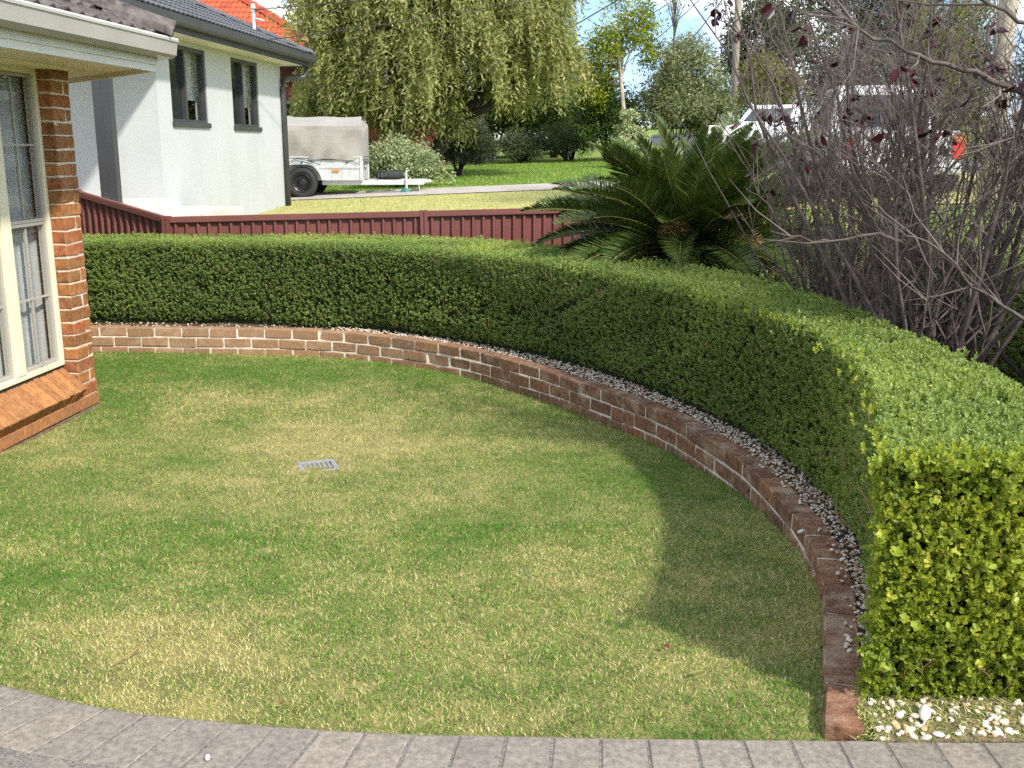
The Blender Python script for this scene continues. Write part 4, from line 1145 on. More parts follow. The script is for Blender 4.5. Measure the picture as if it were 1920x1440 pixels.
for i in range(14):
    o = link(bpy.data.objects.new('hip_cap', hcm), rh); mm = Matrix((hd.cross(upv), hd, upv)).transposed().to_4x4(); mm.translation = Vector((0, -.1, RZ + .05)) + hd * i * .41
    o.matrix_local = mm @ Matrix.Rotation(R(-3), 4, 'X')
MB().add([(-2.6, 2.0, 3.0), (3.4, 2.0, 3.0), (1.5, 5.0, 4.4), (-2.6, 5.0, 4.4), (3.4, 8, 3.0)], [(0, 1, 2, 3), (1, 4, 2)]).build('wing_roof', M['charcoal_metal'], rh)
def simple_window(parent, x0, x1, y, z0, z1, curtain=True):
    f_ = MB().box(x0, x0 + .06, y - .06, y, z0, z1).box(x1 - .06, x1, y - .06, y, z0, z1).box(x0 + .06, x1 - .06, y - .06, y, z1 - .06, z1).box(x0 - .05, x1 + .05, y - .09, y, z0 - .06, z0 + .03).box((x0 + x1) / 2 - .03, (x0 + x1) / 2 + .03, y - .055, y - .002, z0 + .06, z1 - .06).build('window', M['concrete'], parent)
    MB().box(x0 + .06, (x0 + x1) / 2 - .03, y - .03, y - .02, z0 + .03, z1 - .06).build('pane', M['car_glass'], f_)
    MB().box((x0 + x1) / 2 + .03, x1 - .06, y - .03, y - .02, z0 + .03, z1 - .06).build('pane', M['car_glass'] , f_)
simple_window(rh, -1.5, .15, 2.6, 1.1, 2.3)
simple_window(rh, -2.6, -1.2, .6, 1.2, 2.4)
MB().box(.15, .42, 2.5, 2.598, .9, 2.3).build('shutter', M['soffit_paint'], rh)

# white garage wall and distant white house
gh = thing('garage', 'plain white garage wall right of the red brick house', 'garage', (-1.75, 38, .9))
MB().box(-1.3, 1.1, 0, 6, 0, 2.7).build('wall', M['render_white'], gh)
MB().box(-1.5, 1.3, -.15, 6.2, 2.7, 2.85).build('roof', M['slab_white'], gh)
MB().box(-.5, .9, -.03, -.002, .1, 2.3).build('door', M['white_paint'], gh)
dh = thing('far_house', 'small pale house glimpsed between the trees far behind', 'house', (2.9, 62, 1.9))
MB().box(-3, 3, 0, 7, 0, 3.2).build('wall', M['render_white'], dh)
MB().add([(-3.5, -.5, 3.2), (3.5, -.5, 3.2), (3.5, 7.5, 3.2), (-3.5, 7.5, 3.2), (-1, 3.5, 5), (1, 3.5, 5)], [(0, 1, 5, 4), (1, 2, 5), (2, 3, 4, 5), (3, 0, 4)]).build('roof', M['charcoal_metal'], dh)
simple_window(dh, -1.6, .1, 0, 1.0, 2.3)

# ------------------------------------------------------------------ box trailer with canvas canopy
TZ = .655
tr = thing('box_trailer', 'galvanised box trailer with grey canvas cover parked beside the white house', 'trailer', (-3.15, 22.2, TZ), R(1.5))
# x: front of the box at 0, back to -2.4 ; y: near side 0 .. far side 1.25
BL, BW = -2.45, 1.25
tb = MB()
tb.box(BL, 0, 0, .03, .37, .86).box(BL, 0, BW - .03, BW, .37, .86).box(-.03, 0, .03, BW - .03, .37, .86).box(BL, BL + .03, .03, BW - .03, .37, .86).box(BL + .03, -.03, .03, BW - .03, .37, .40)
tb.build('body', M['galv'], tr)
rb_ = MB()
for z in (.835, .64, .615): rb_.box(BL - .012, .012, -.018, -.001, z, z + .028)
rb_.box(-.04, .012, -.022, -.001, .37, .86).box(.001, .02, .0, BW, .835, .863).box(.001, .018, .0, .05, .37, .835).box(.001, .018, BW - .05, BW, .37, .835)
rb_.build('rail', M['galv_pale'], tr)
for i, x_ in enumerate((-2.05, -1.25, -.3)):
    MB().lathe([(.0, -.03), (.016, -.03), (.016, -.001), (.0, -.001)], 8, 'y', (x_, 0, .74)).build('bolt', M['dark_trim'], tr)
MB().box(-1.62, -1.52, -.028, -.001, .755, .80).build('reflector', M['amber'], tr)
MB().box(-.62, -.48, -.028, -.001, .545, .585).build('reflector', M['amber'], tr)
MB().box(.02, .05, .35, .75, .64, .68).build('handle', M['galv_pale'], tr)
# canopy: pitched canvas with folds
nx, nz = 60, 14
def canopy_pt(u, prof_t):
    return u, prof_t
cvx = []
side_prof = [(0.0, .80), (0.0, 1.48), (.06, 1.53), (.45, 1.68), (.80, 1.68), (1.19, 1.53), (1.25, 1.48), (1.25, .80)]
ss = []
for a in range(len(side_prof) - 1):
    k_n = 8 if a in (0, 6) else 2
    for j in range(k_n):
        t = j / k_n; ss.append((side_prof[a][0] * (1 - t) + side_prof[a + 1][0] * t, side_prof[a][1] * (1 - t) + side_prof[a + 1][1] * t, a))
ss.append((*side_prof[-1], 6))
for i in range(nx + 1):
    x_ = BL - .02 + (-BL + .04) * i / nx
    for (y_, z_, a) in ss:
        h = max(0, (1.48 - z_) / .68)
        fold = (.030 * math.sin(x_ * 5.1 + h * 2.0) + .026 * abs(math.sin(x_ * 4.3 - h * 1.9)) + .012 * math.sin(x_ * 17 + h * 3)) * (.25 + .75 * h) + .012 * math.sin(x_ * 3 + z_ * 7)
        yy_ = y_
        if a == 0: yy_ = y_ - .03 * h - .018 + fold
        if a >= 6: yy_ = y_ + .03 * h + .01 - fold
        hem = .018 * math.sin(x_ * 6.5) if z_ < .82 else 0
        endtaper = -.12 * max(0, min(1, (z_ - 1.53) / .15)) if i in (0, nx) else 0
        cvx.append((x_ + (endtaper if i == nx else -endtaper if i == 0 else 0), yy_, z_ + hem - (.015 * math.sin(PI * i / nx * 3) ** 2 if z_ > 1.6 else 0)))
m_s = len(ss)
fcs = [(i * m_s + j, (i + 1) * m_s + j, (i + 1) * m_s + j + 1, i * m_s + j + 1) for i in range(nx) for j in range(m_s - 1)]
fcs += [tuple(nx * m_s + j for j in range(m_s)), tuple(j for j in range(m_s))[::-1]]
MB().add(cvx, fcs).build('canopy', M['canvas'], tr, smooth=False)
lc = MB(); zig = [(-2.4, .70), (-2.05, .815), (-1.9, .80), (-1.65, .69), (-1.35, .815), (-1.2, .80), (-.86, .69), (-.84, .80), (-.3, .81), (-.06, .70)]
lc.tube([(a, -.035, b) for a, b in zig], .007, 5)
lc.tube([(.03, .05, .80), (.03, .2, .66), (.03, .35, .80), (.03, .5, .66), (.03, .65, .8), (.03, .8, .66), (.03, .95, .8), (.03, 1.15, .66)], .007, 5).build('lacing_cord', M['dark_trim'], tr)
# mudguard and wheels
def wheel(parent, c, r, wd, nm='wheel', axis='y'):
    t_ = MB().lathe([(r * .60, -wd / 2 + .015), (r * .74, -wd / 2), (r * .93, -wd / 2 + .012), (r, -wd / 2 + .045), (r, wd / 2 - .045), (r * .93, wd / 2 - .012), (r * .74, wd / 2), (r * .60, wd / 2 - .015)], 36, axis, c).build(nm, M['tyre_rubber'], parent, smooth=True)
    rm = MB().lathe([(.0, -wd / 2 + .035), (r * .15, -wd / 2 + .02), (r * .2, -wd / 2 + .03), (r * .50, -wd / 2 + .05), (r * .56, -wd / 2 + .006), (r * .61, -wd / 2 + .006), (r * .61, wd / 2 - .02), (0, wd / 2 - .02)], 28, axis, c)
    if axis == 'y':
        for k in range(12):
            a = 2 * PI * k / 12; rm.lathe([(0, -wd / 2 + .026), (r * .055, -wd / 2 + .03), (r * .055, -wd / 2 + .06), (0, -wd / 2 + .06)], 6, 'y', (c[0] + r * .40 * math.cos(a), c[1], c[2] + r * .40 * math.sin(a)))
    rm.build('rim', M['rim_black'], t_, smooth=True)
    return t_
wx = -1.20 - .05
wheel(tr, (wx, .0 - .09, .325), .325, .2)
wheel(tr, (wx, BW + .09, .325), .325, .2)
mg = MB(); ang = [PI * (.04 + .92 * i / 14) for i in range(15)]
vo = []
for a in ang:
    for (yy_) in (-.22, -.003):
        for r_ in (.40, .425):
            vo.append((wx + r_ * math.cos(a) * 1.08, yy_, .325 + min(r_ * math.sin(a) * 1.08, .37)))
fo = []
for i in range(14):
    b = i * 4; fo += [(b, b + 4, b + 6, b + 2), (b + 1, b + 3, b + 7, b + 5), (b, b + 1, b + 5, b + 4), (b + 2, b + 6, b + 7, b + 3)]
mg.add(vo, fo).build('mudguard', M['galv_pale'], tr)
MB().box(wx - .6, wx + .6, .1, BW - .1, .28, .34).tube([(wx, -.05, .325), (wx, BW + .05, .325)], .03, 8).build('axle', M['rim_black'], tr)
MB().box(-.85, 1.28, .08, .16, .275, .368).box(-.85, 1.28, BW - .16, BW - .08, .275, .368).box(1.1, 1.28, .16, BW - .16, .28, .36).box(.2, .26, .16, BW - .16, .28, .36).build('drawbar', M['galv_pale'], tr)
MB().tube([(1.28, BW / 2, .33), (1.42, BW / 2, .33)], [.04, .03], 8).build('coupling', M['galv'], tr)
jw = MB(); jw.tube([(.92, .04, .18), (.92, .04, .56)], .025, 8).tube([(.92, .04, .56), (.99, .04, .58)], .012, 6); jw.build('jockey_stand', M['galv_pale'], tr)
MB().lathe([(0, -.03), (.09, -.03), (.108, -.015), (.108, .015), (.09, .03), (0, .03)], 18, 'y', (.90, .04, .108)).build('jockey_wheel', M['teal_plastic'], tr, smooth=True)
ch = MB(); ch.tube([(1.18, .04, .28), (1.20, .04, .15), (1.19, .05, .06)], .01, 5).build('safety_chain', M['galv'], tr)
# tyre lying on the drawbar
stz = TZ + .375 + .09
sp_ = thing('spare_tyre', 'black tyre lying flat on the trailer drawbar', 'tyre', (-2.64, 22.75, stz - .09))
MB().lathe([(.18, -.08), (.22, -.09), (.275, -.08), (.30, -.045), (.30, .045), (.275, .08), (.22, .09), (.18, .08)], 36, 'z', (0, 0, .09)).build('tyre', M['tyre_rubber'], sp_, smooth=True)
cm = MB()
cm.tube([(-.20, -.232, .055), (-.20, -.232, .12)], .005, 4).tube([(-.10, -.292, .125), (-.14, -.272, .125), (-.145, -.27, .095), (-.11, -.287, .09), (-.105, -.288, .065), (-.15, -.268, .055)], .005, 4).tube([(-.06, -.302, .06), (-.05, -.303, .11), (-.02, -.305, .115)], .004, 4)
cm.build('chalk_mark', M['chalk'], sp_)
o = MB().prism([(0, 0), (.24, 0), (.08, .16)], 'y', -.06, .06).build('wheel_chock', M['black_plastic']); o.location = (-4.83, 22.1, TZ + .035); tag(o, 'small black wedge chock behind the trailer wheel', 'chock')

# ------------------------------------------------------------------ tree helpers
def limb(mb, p, d, L, r, depth, spread, up, tips, seg=4, k=6, kids=3, taper=.6):
    p = Vector(p); d = Vector(d).normalized(); pts = [p.copy()]; rad = [r]
    for i in range(seg):
        d = (d + Vector((random.gauss(0, .13), random.gauss(0, .13), random.gauss(0, .1) + up * .12))).normalized()
        p = p + d * (L / seg); pts.append(p.copy()); rad.append(r * (1 - (1 - taper) * (i + 1) / seg))
    mb.tube(pts, rad, k if depth > 0 else 4, cap=False)
    if depth <= 0: tips.append((p, d)); return
    for c_ in range(kids):
        a = Vector((random.gauss(0, 1), random.gauss(0, 1), random.gauss(0, .6)))
        nd_ = (d + a * spread).normalized()
        st = pts[-1] if c_ == 0 else pts[random.randint(max(1, seg // 2), seg)]
        limb(mb, st, nd_, L * random.uniform(.6, .85), r * taper * (.9 if c_ == 0 else .7), depth - 1, spread, up, tips, seg, k, kids, taper)

def clump_leaves(cen, rad, n_each, L, W, droop=0.0, flat=1.0, rb=.45, rs=.22):
    """leaves spread through clumps: cen (m,3), rad (m,) """
    cen = np.asarray(cen, float); m = len(cen); n = m * n_each
    c = np.repeat(cen, n_each, 0); rr_ = np.repeat(np.broadcast_to(rad, (m,)), n_each)
    off = rand_dirs(n) * (rng.random((n, 1)) ** .45); off[:, 2] *= flat
    P = c + off * rr_[:, None]
    T = unit(off + rng.normal(size=(n, 3)) * .5 + np.array([0, 0, -droop])); N = unit(rng.normal(size=(n, 3)) * .7 + np.array([.1, -.2, .8]))
    tone = np.repeat(rng.normal(size=m) * .12, n_each)
    l = L * rng.uniform(.65, 1.25, n)
    return leaf_arrays(P, T, N, l, l * W, np.clip(rb + tone + rng.normal(size=n) * rs, 0, 1), False, .2)

def mass(cx, cy, cz, rx, ry, rz, m, lo=.4, hi=1.0, zmin=-1.0):
    """clump centres spread through an ellipsoid, mostly near its skin"""
    d = rand_dirs(m * 2); d = d[d[:, 2] > zmin][:m]
    r_ = rng.uniform(lo, hi, (len(d), 1)) * (1 + .22 * (rng.random((len(d), 1)) - .5))
    return np.array([cx, cy, cz]) + d * r_ * np.array([rx, ry, rz])

def tree(name, label, cat, base, h_trunk, r_trunk, bark, leafmat, clumps, rad, n_each, L, W, lean=(0, 0), droop=.1, limbs=6, group=None, rb=.45, flat=1.0, rs=.22):
    base = Vector(base); t_ = thing(name, label, cat, base, 0, group)
    mb = MB(); cl = np.asarray(clumps) - np.array(base)
    top = Vector((lean[0], lean[1], h_trunk))
    pts = [Vector((0, 0, -.2)), Vector((lean[0] * .25, lean[1] * .25, h_trunk * .4)), Vector((lean[0] * .7, lean[1] * .7, h_trunk * .75)), top]
    mb.tube(pts, [r_trunk * 1.25, r_trunk, r_trunk * .85, r_trunk * .7], 8)
    idx = rng.choice(len(cl), min(limbs, len(cl)), replace=False)
    for i in idx:
        q = Vector(cl[i]); s = pts[2].lerp(top, random.random()); mid = s.lerp(q, .5) + Vector((0, 0, .12 * (q - s).length)) + Vector((random.gauss(0, .1), random.gauss(0, .1), 0))
        mb.tube([s, s.lerp(mid, .5) + Vector((0, 0, .05)), mid, q], [r_trunk * .5, r_trunk * .36, r_trunk * .24, r_trunk * .1], 5, cap=False)
    mb.build('trunk', bark, t_, smooth=True)
    V, F, r_ = clump_leaves(cl, rad, n_each, L, W, droop, flat, rb, rs)
    o = np_mesh('crown', V, F, leafmat, t_, rnd=r_); o['kind'] = 'stuff'
    return t_

def gz(x, y): return float(ground_z(x, y))

# ------------------------------------------------------------------ weeping tree (centre)
wb = Vector((-2.1, 27.3, gz(-2.1, 27.3)))
wt = thing('weeping_tree', 'big drooping olive-green tree behind the trailer', 'tree', wb)
mb = MB()
mb.tube([(-.25, 0, -.2), (0, 0, .5), (.35, 0, 1.0), (.8, 0, 1.55), (1.25, .1, 2.0), (1.5, .3, 2.8), (1.4, .4, 4.0)], [.26, .22, .2, .17, .15, .12, .08], 8)
mb.tube([(.85, 0, 1.6), (1.4, -.1, 1.75), (2.1, -.2, 2.3), (2.4, -.2, 3.0)], [.12, .10, .08, .05], 7)
mb.build('trunk', M['bark_dark'], wt, smooth=True)
mb = MB(); mb.tube([(-.7, -.1, -.2), (-.72, -.1, .7), (-.8, 0, 1.6), (-1.0, .2, 3.0), (-.9, .4, 4.6)], [.17, .14, .13, .11, .06], 8)
mb.build('trunk', M['bark_grey'], wt, smooth=True)
clu = []
for i in range(560):
    d = unit(rng.normal(size=3)[None])[0]
    if d[2] < -.35: d[2] = -d[2]
    r_ = rng.uniform(.55, 1.02)
    p = np.array([.05, .3, 3.35]) + d * r_ * np.array([3.75, 2.9, 3.6])
    if p[0] > 1.2 and p[2] < 2.6: p[2] += .8 + .3 * (p[0] - 1.2)
    if p[0] < -1.0 and p[1] > .5 and p[2] < 2.2: p[1] = -p[1]
    clu.append(p)
for i in range(60):
    clu.append(np.array([rng.uniform(-3.1, 1.2), rng.uniform(-.8, 1.2), rng.uniform(1.75, 2.5)]))
clu = np.array(clu)
mb = MB()
for p in clu[::4]:
    s = Vector((1.3 * random.random() - .6, .3, 3.0 + random.random())); q = Vector(p); md = s.lerp(q, .5) + Vector((0, 0, .5))
    mb.tube([s, md, q], [.06, .035, .012], 5, cap=False)
mb.build('branches', M['bark_grey'], wt)
Ps, Ts, Ns, Rr = [], [], [], []
for ci, p in enumerate(clu):
    outd = np.array([p[0], p[1] - .3, 0]); outd = outd / (np.linalg.norm(outd) + 1e-6)
    tone = rng.normal() * .10
    for s in range(15):
        L = rng.uniform(.35, 1.05); nl = int(19 * L) + 4
        a0 = rng.normal(size=3) * .16; p0 = p + a0
        d0 = outd * rng.uniform(.1, 1.0) + rng.normal(size=3) * .38
        t = np.linspace(0, 1, nl)[:, None]
        q = p0 + d0 * (t - .45 * t * t) * L * .7 + np.array([0, 0, -1.0]) * (t ** 1.5) * L + rng.normal(size=(nl, 3)) * .012
        if q[-1, 2] < (.75 if p[0] < .9 else 1.5): continue
        for rep in range(1):
            Ps.append(q); Ts.append(unit(np.array([0, 0, -.75]) + rng.normal(size=(nl, 3)) * .7 + outd * .35)); Ns.append(rand_dirs(nl) + outd * .5 + np.array([0, -.4, .2]))
            Rr.append(np.clip(.40 + tone + .22 * t[:, 0] + rng.normal(size=nl) * .16, 0, 1))
Ps, Ts, Ns, Rr = map(np.concatenate, (Ps, Ts, Ns, Rr))
V, F, r_ = leaf_arrays(Ps, Ts, Ns, (.155 * rng.uniform(.7, 1.2, len(Ps))), .042, Rr, False, .1)
o = np_mesh('crown', V, F, M['weep_leaf'], wt, rnd=r_); o['kind'] = 'stuff'

# ------------------------------------------------------------------ shrubs beyond the fence
def shrub(name, label, c, rx, ry, rz, m, n_each, L, W, mat, rb=.45, group=None, bark='bark_dark', zmin=-.25, rs=.22, cl=.28):
    g = gz(c[0], c[1]); t_ = thing(name, label, 'shrub', (c[0], c[1], g), 0, group)
    cs = mass(0, 0, rz * .45, rx, ry, rz * .62, m, .35, 1.0, zmin); cs[:, 2] = np.maximum(cs[:, 2], .08)
    V, F, r_ = clump_leaves(cs, rx * cl, n_each, L, W, 0, .9, rb, rs); V[:, 2] = np.maximum(V[:, 2], .0)
    np_mesh('foliage', V, F, mat, t_, rnd=r_)['kind'] = 'stuff'
    mb = MB()
    for q in cs[::max(1, m // 14)]: mb.tube([(random.gauss(0, .06), random.gauss(0, .06), -.1), Vector(q) * .5, Vector(q)], [.03, .02, .008], 5, cap=False)
    mb.build('stems', M[bark], t_)
    return t_
shrub('silver_shrub', 'pale grey-green mounded shrub beside the trailer drawbar', (-2.55, 24.6), .95, .7, .98, 120, 80, .075, .6, M['silver_leaf'], .55)
shrub('understorey_shrub', 'low dark green shrub crowded behind the sago palm', (1.75, 9.75), .85, .35, .95, 90, 90, .06, .4, M['shrub_leaf'], .12)
shrub('understorey_shrub', 'low dark shrub between the thin-stemmed plum shrub and the fence end', (2.7, 9.3), .6, .5, .8, 60, 90, .06, .4, M['shrub_leaf'], .2)
shrub('spiky_shrub', 'dark green spiky shrub right of the pale mounded shrub', (-1.45, 28.6), .72, .6, 1.3, 60, 90, .16, .12, M['gum_leaf'], .35)
shrub('round_shrub', 'tall glossy mid-green shrub behind the green lawn', (.42, 36.4), 1.45, 1.2, 3.3, 170, 110, .12, .6, M['shrub_leaf'], .5)
shrub('tall_shrub', 'tall dark green shrub between round shrub and bare tree', (1.55, 38.5), 1.1, 1.0, 2.7, 100, 90, .12, .5, M['shrub_leaf'], .3)
shrub('low_shrub', 'low grey-green bush in front of the white garage', (-1.15, 35.2), .75, .6, 1.15, 60, 110, .08, .35, M['grey_shrub_leaf'], .45)
shrub('low_shrub', 'low grey-green bush in the middle of the row behind the lawn', (.25, 35.0), 1.0, .6, .95, 70, 110, .08, .35, M['grey_shrub_leaf'], .42)
shrub('low_shrub', 'low grey-green bush nearest the sago palm in the row behind the lawn', (1.9, 35.0), 1.2, .7, 1.15, 80, 110, .08, .35, M['grey_shrub_leaf'], .40)
shrub('dark_shrub', 'dark green rounded shrub under the pale-trunked tree', (3.05, 33.8), 1.1, .9, 2.4, 120, 110, .10, .5, M['shrub_leaf'], .15)
shrub('pale_shrub', 'small silvery bush at the foot of the pale-trunked tree', (3.35, 29.5), .48, .4, 1.45, 40, 90, .09, .6, M['silver_leaf'], .7)
shrub('olive_shrub', 'pale olive shrub tree left of the wooden power pole', (5.2, 33.5), 1.35, 1.2, 3.7, 190, 100, .13, .3, M['olive_leaf'], .5)
shrub('olive_shrub', 'lower olive bush against the foot of the wooden power pole', (6.2, 34.0), .9, .8, 2.4, 80, 100, .12, .35, M['olive_leaf'], .35)

# ------------------------------------------------------------------ background trees
b_ = (3.55, 33.0); g_ = gz(*b_)
cl = np.concatenate([mass(2.85, 33, g_ + 3.6, .75, .8, 1.1, 46), mass(3.9, 33, g_ + 4.0, .75, .8, .9, 34), mass(2.5, 33.2, g_ + 2.3, .6, .6, .9, 30), mass(3.3, 33.0, g_ + 4.9, .5, .5, .6, 14)])
tree('pale_trunk_tree', 'slender lime-green tree with bare pale trunk right of the weeping tree', 'tree', (b_[0], b_[1], g_), 3.2, .075, M['bark_pale'], M['lime_leaf'], cl, .27, 85, .10, .5, lean=(-.3, 0), limbs=22, rb=.5)
b_ = (1.95, 37.5); g_ = gz(*b_)
t_ = thing('bare_tree', 'small bare dark tree between the round shrub and the pale-trunked tree', 'tree', (b_[0], b_[1], g_))
mb = MB(); tips = []
limb(mb, (0, 0, -.1), (0, 0, 1), 1.3, .09, 4, .38, .5, tips, kids=3)
mb.build('trunk', M['bark_dark'], t_)
# thin sapling rising above the olive shrub
b_ = (4.95, 33.2); g_ = gz(*b_)
cl = np.concatenate([mass(4.95, 33.2, g_ + 5.0, .55, .5, .9, 26), mass(4.9, 33.2, g_ + 6.3, .28, .3, .7, 14)])
tree('sapling', 'thin open sapling rising above the pale olive shrub', 'tree', (b_[0], b_[1], g_), 4.6, .035, M['bark_grey'], M['olive_leaf'], cl, .22, 17, .11, .4, limbs=26, rb=.55)
# gums and other far trees
def far_tree(name, label, px_, D, zc, rx, rz, m, mat, bark, n_each=90, L=.35, W=.35, rb=.45, rad=.8, ht=None, r_t=.3, ry=None):
    g = gz(px_, D); cl = mass(px_, D, zc, rx, ry or rx, rz, m, .3, 1.0)
    return tree(name, label, 'tree', (px_, D, g), (ht or (zc - g) * .8), r_t, bark, mat, cl, rad, n_each, L, W, limbs=12, rb=rb)
far_tree('gum_tree', 'big dark grey-green gum tree immediately right of the wooden power pole', 13.6, 58, 7.2, 2.9, 3.9, 130, M['gum_leaf'], M['bark_grey'], 90, .32, .3, .42, .7)
far_tree('gum_tree', 'tall gum tree whose crown reaches the top behind the bare plum shrubs', 20.0, 62, 9.5, 4.6, 5.5, 170, M['gum_leaf'], M['bark_grey'], 90, .36, .3, .5, .9)
far_tree('gum_tree', 'dark gum tree low behind the white utility', 17.4, 56, 4.6, 2.6, 2.6, 90, M['gum_leaf'], M['bark_grey'], 90, .3, .3, .35, .7)
far_tree('gum_tree', 'grey gum tree at the far end of the road', 25.5, 66, 6.4, 4.2, 4.5, 120, M['gum_leaf'], M['bark_grey'], 90, .36, .3, .48, .9)
far_tree('gold_tree', 'round yellow-green tree right of the power pole below the gum', 11.3, 46.5, 4.3, 1.35, 1.15, 70, M['gold_leaf'], M['bark_pale'], 90, .2, .4, .45, .4, ht=1.7, r_t=.13)
for i, (px_, D, zc, rx, rz, lb) in enumerate(((11.6, 30, 3.6, .9, 2.2, 'narrow yellow-green conifer behind the bare shrubs, left of its neighbour'), (13.4, 32, 4.0, 1.0, 2.6, 'taller narrow yellow-green conifer beside the pale roadside trunk'))):
    far_tree('conifer', lb, px_, D, zc, rx, rz, 90, M['conifer_leaf'], M['bark_grey'], 80, .16, .3, .5, .3, r_t=.1)
far_tree('street_tree', 'pale-barked roadside tree behind the bare shrubs', 6.35, 14.0, 7.4, 2.3, 1.6, 80, M['gum_leaf'], M['bark_pale'], 80, .14, .3, .5, .5, ht=5.2, r_t=.12)
# tree line closing the horizon
for i, (px_, D, zc, rx, rz) in enumerate(((-9, 66, 5.0, 5.5, 4.0), (-1, 72, 4.4, 5, 3.0), (5.5, 88, 3.8, 4.5, 2.4), (33, 60, 7, 5, 5.5), (16.5, 95, 4.6, 5, 2.8))):
    far_tree('distant_tree', ['dark tree mass far behind the red tiled roof', 'distant tree far behind the round green shrub', 'small distant tree low behind the wooden power pole', 'distant tree beyond the right end of the street', 'hazy distant tree behind the white parked wagon'][i], px_, D, zc, rx, rz, 90, M['gum_leaf'], M['bark_grey'], 80, .5, .35, .45, 1.1)

# ------------------------------------------------------------------ pole, wires, mailbox
pg = gz(10.0, 49)
pl = thing('power_pole', 'weathered wooden power pole beside the road', 'pole', (10.15, 49, pg))
MB().tube([(0, 0, -.3), (-.02, 0, 5), (.05, 0, 9.6)], [.17, .155, .12], 12).build('post', M['pole_wood'], pl, smooth=True)
MB().box(-1.1, 1.1, -.06, .06, 8.6, 8.75).build('crossarm', M['pole_wood'], pl)
def wire(p, q, sag, r, label):
    p, q = Vector(p), Vector(q); pts = []
    for i in range(25):
        t = i / 24; v = p.lerp(q, t); v.z -= sag * 4 * t * (1 - t); pts.append(v)
    o = MB().tube(pts, r, 5).build('overhead_wire', M['wire'])
    tag(o, label, 'wire', 'overhead service wires')
wbk = Vector((-4.62, 19.5, 4.10))
ptop = Vector((10.0, 48.8, pg + 8.5))
wire(wbk, (7.6, 33, 8.2), .35, .010, 'upper black wire from the roof bracket of the white house')
wire(Vector((-4.08, 17.3, 3.36)), (9.0, 36, 8.8), .45, .008, 'lower black wire running from the gutter of the white house across the weeping tree')
wire((-6, 60, 3.2), ptop + Vector((-.9, 0, .2)), .2, .03, 'thick upper black wire right of the weeping tree, rising to the pole')
wire((-2, 70, 4.5), ptop + Vector((.3, 0, -.4)), .5, .022, 'thin lower black wire crossing the lime-green tree')
wire(ptop + Vector((-.2, 0, -.9)), (4.5, 75, 5.2), .6, .022, 'thin wire descending leftwards from the pole behind the sapling')
wire(ptop + Vector((0, 0, -1.4)), (7.2, 60, 4.9), .5, .025, 'short wire drooping steeply from the pole through the clouds')

mg_ = gz(4.15, 22)
mbx_ = thing('mailbox', 'small white mailbox on a post behind the sago palm', 'mailbox', (4.15, 22, mg_))
MB().box(-.03, .03, -.03, .03, 0, .90).build('post', M['white_paint'], mbx_)
MB().prism([(-.125, .90), (.125, .90), (.125, 1.06), (.10, 1.13), (-.10, 1.13), (-.125, 1.06)], 'y', -.19, .19).build('box', M['white_paint'], mbx_)
MB().prism([(-.14, 1.065), (.14, 1.065), (.105, 1.15), (-.105, 1.15)], 'y', -.21, .21).build('lid', M['white_paint'], mbx_)

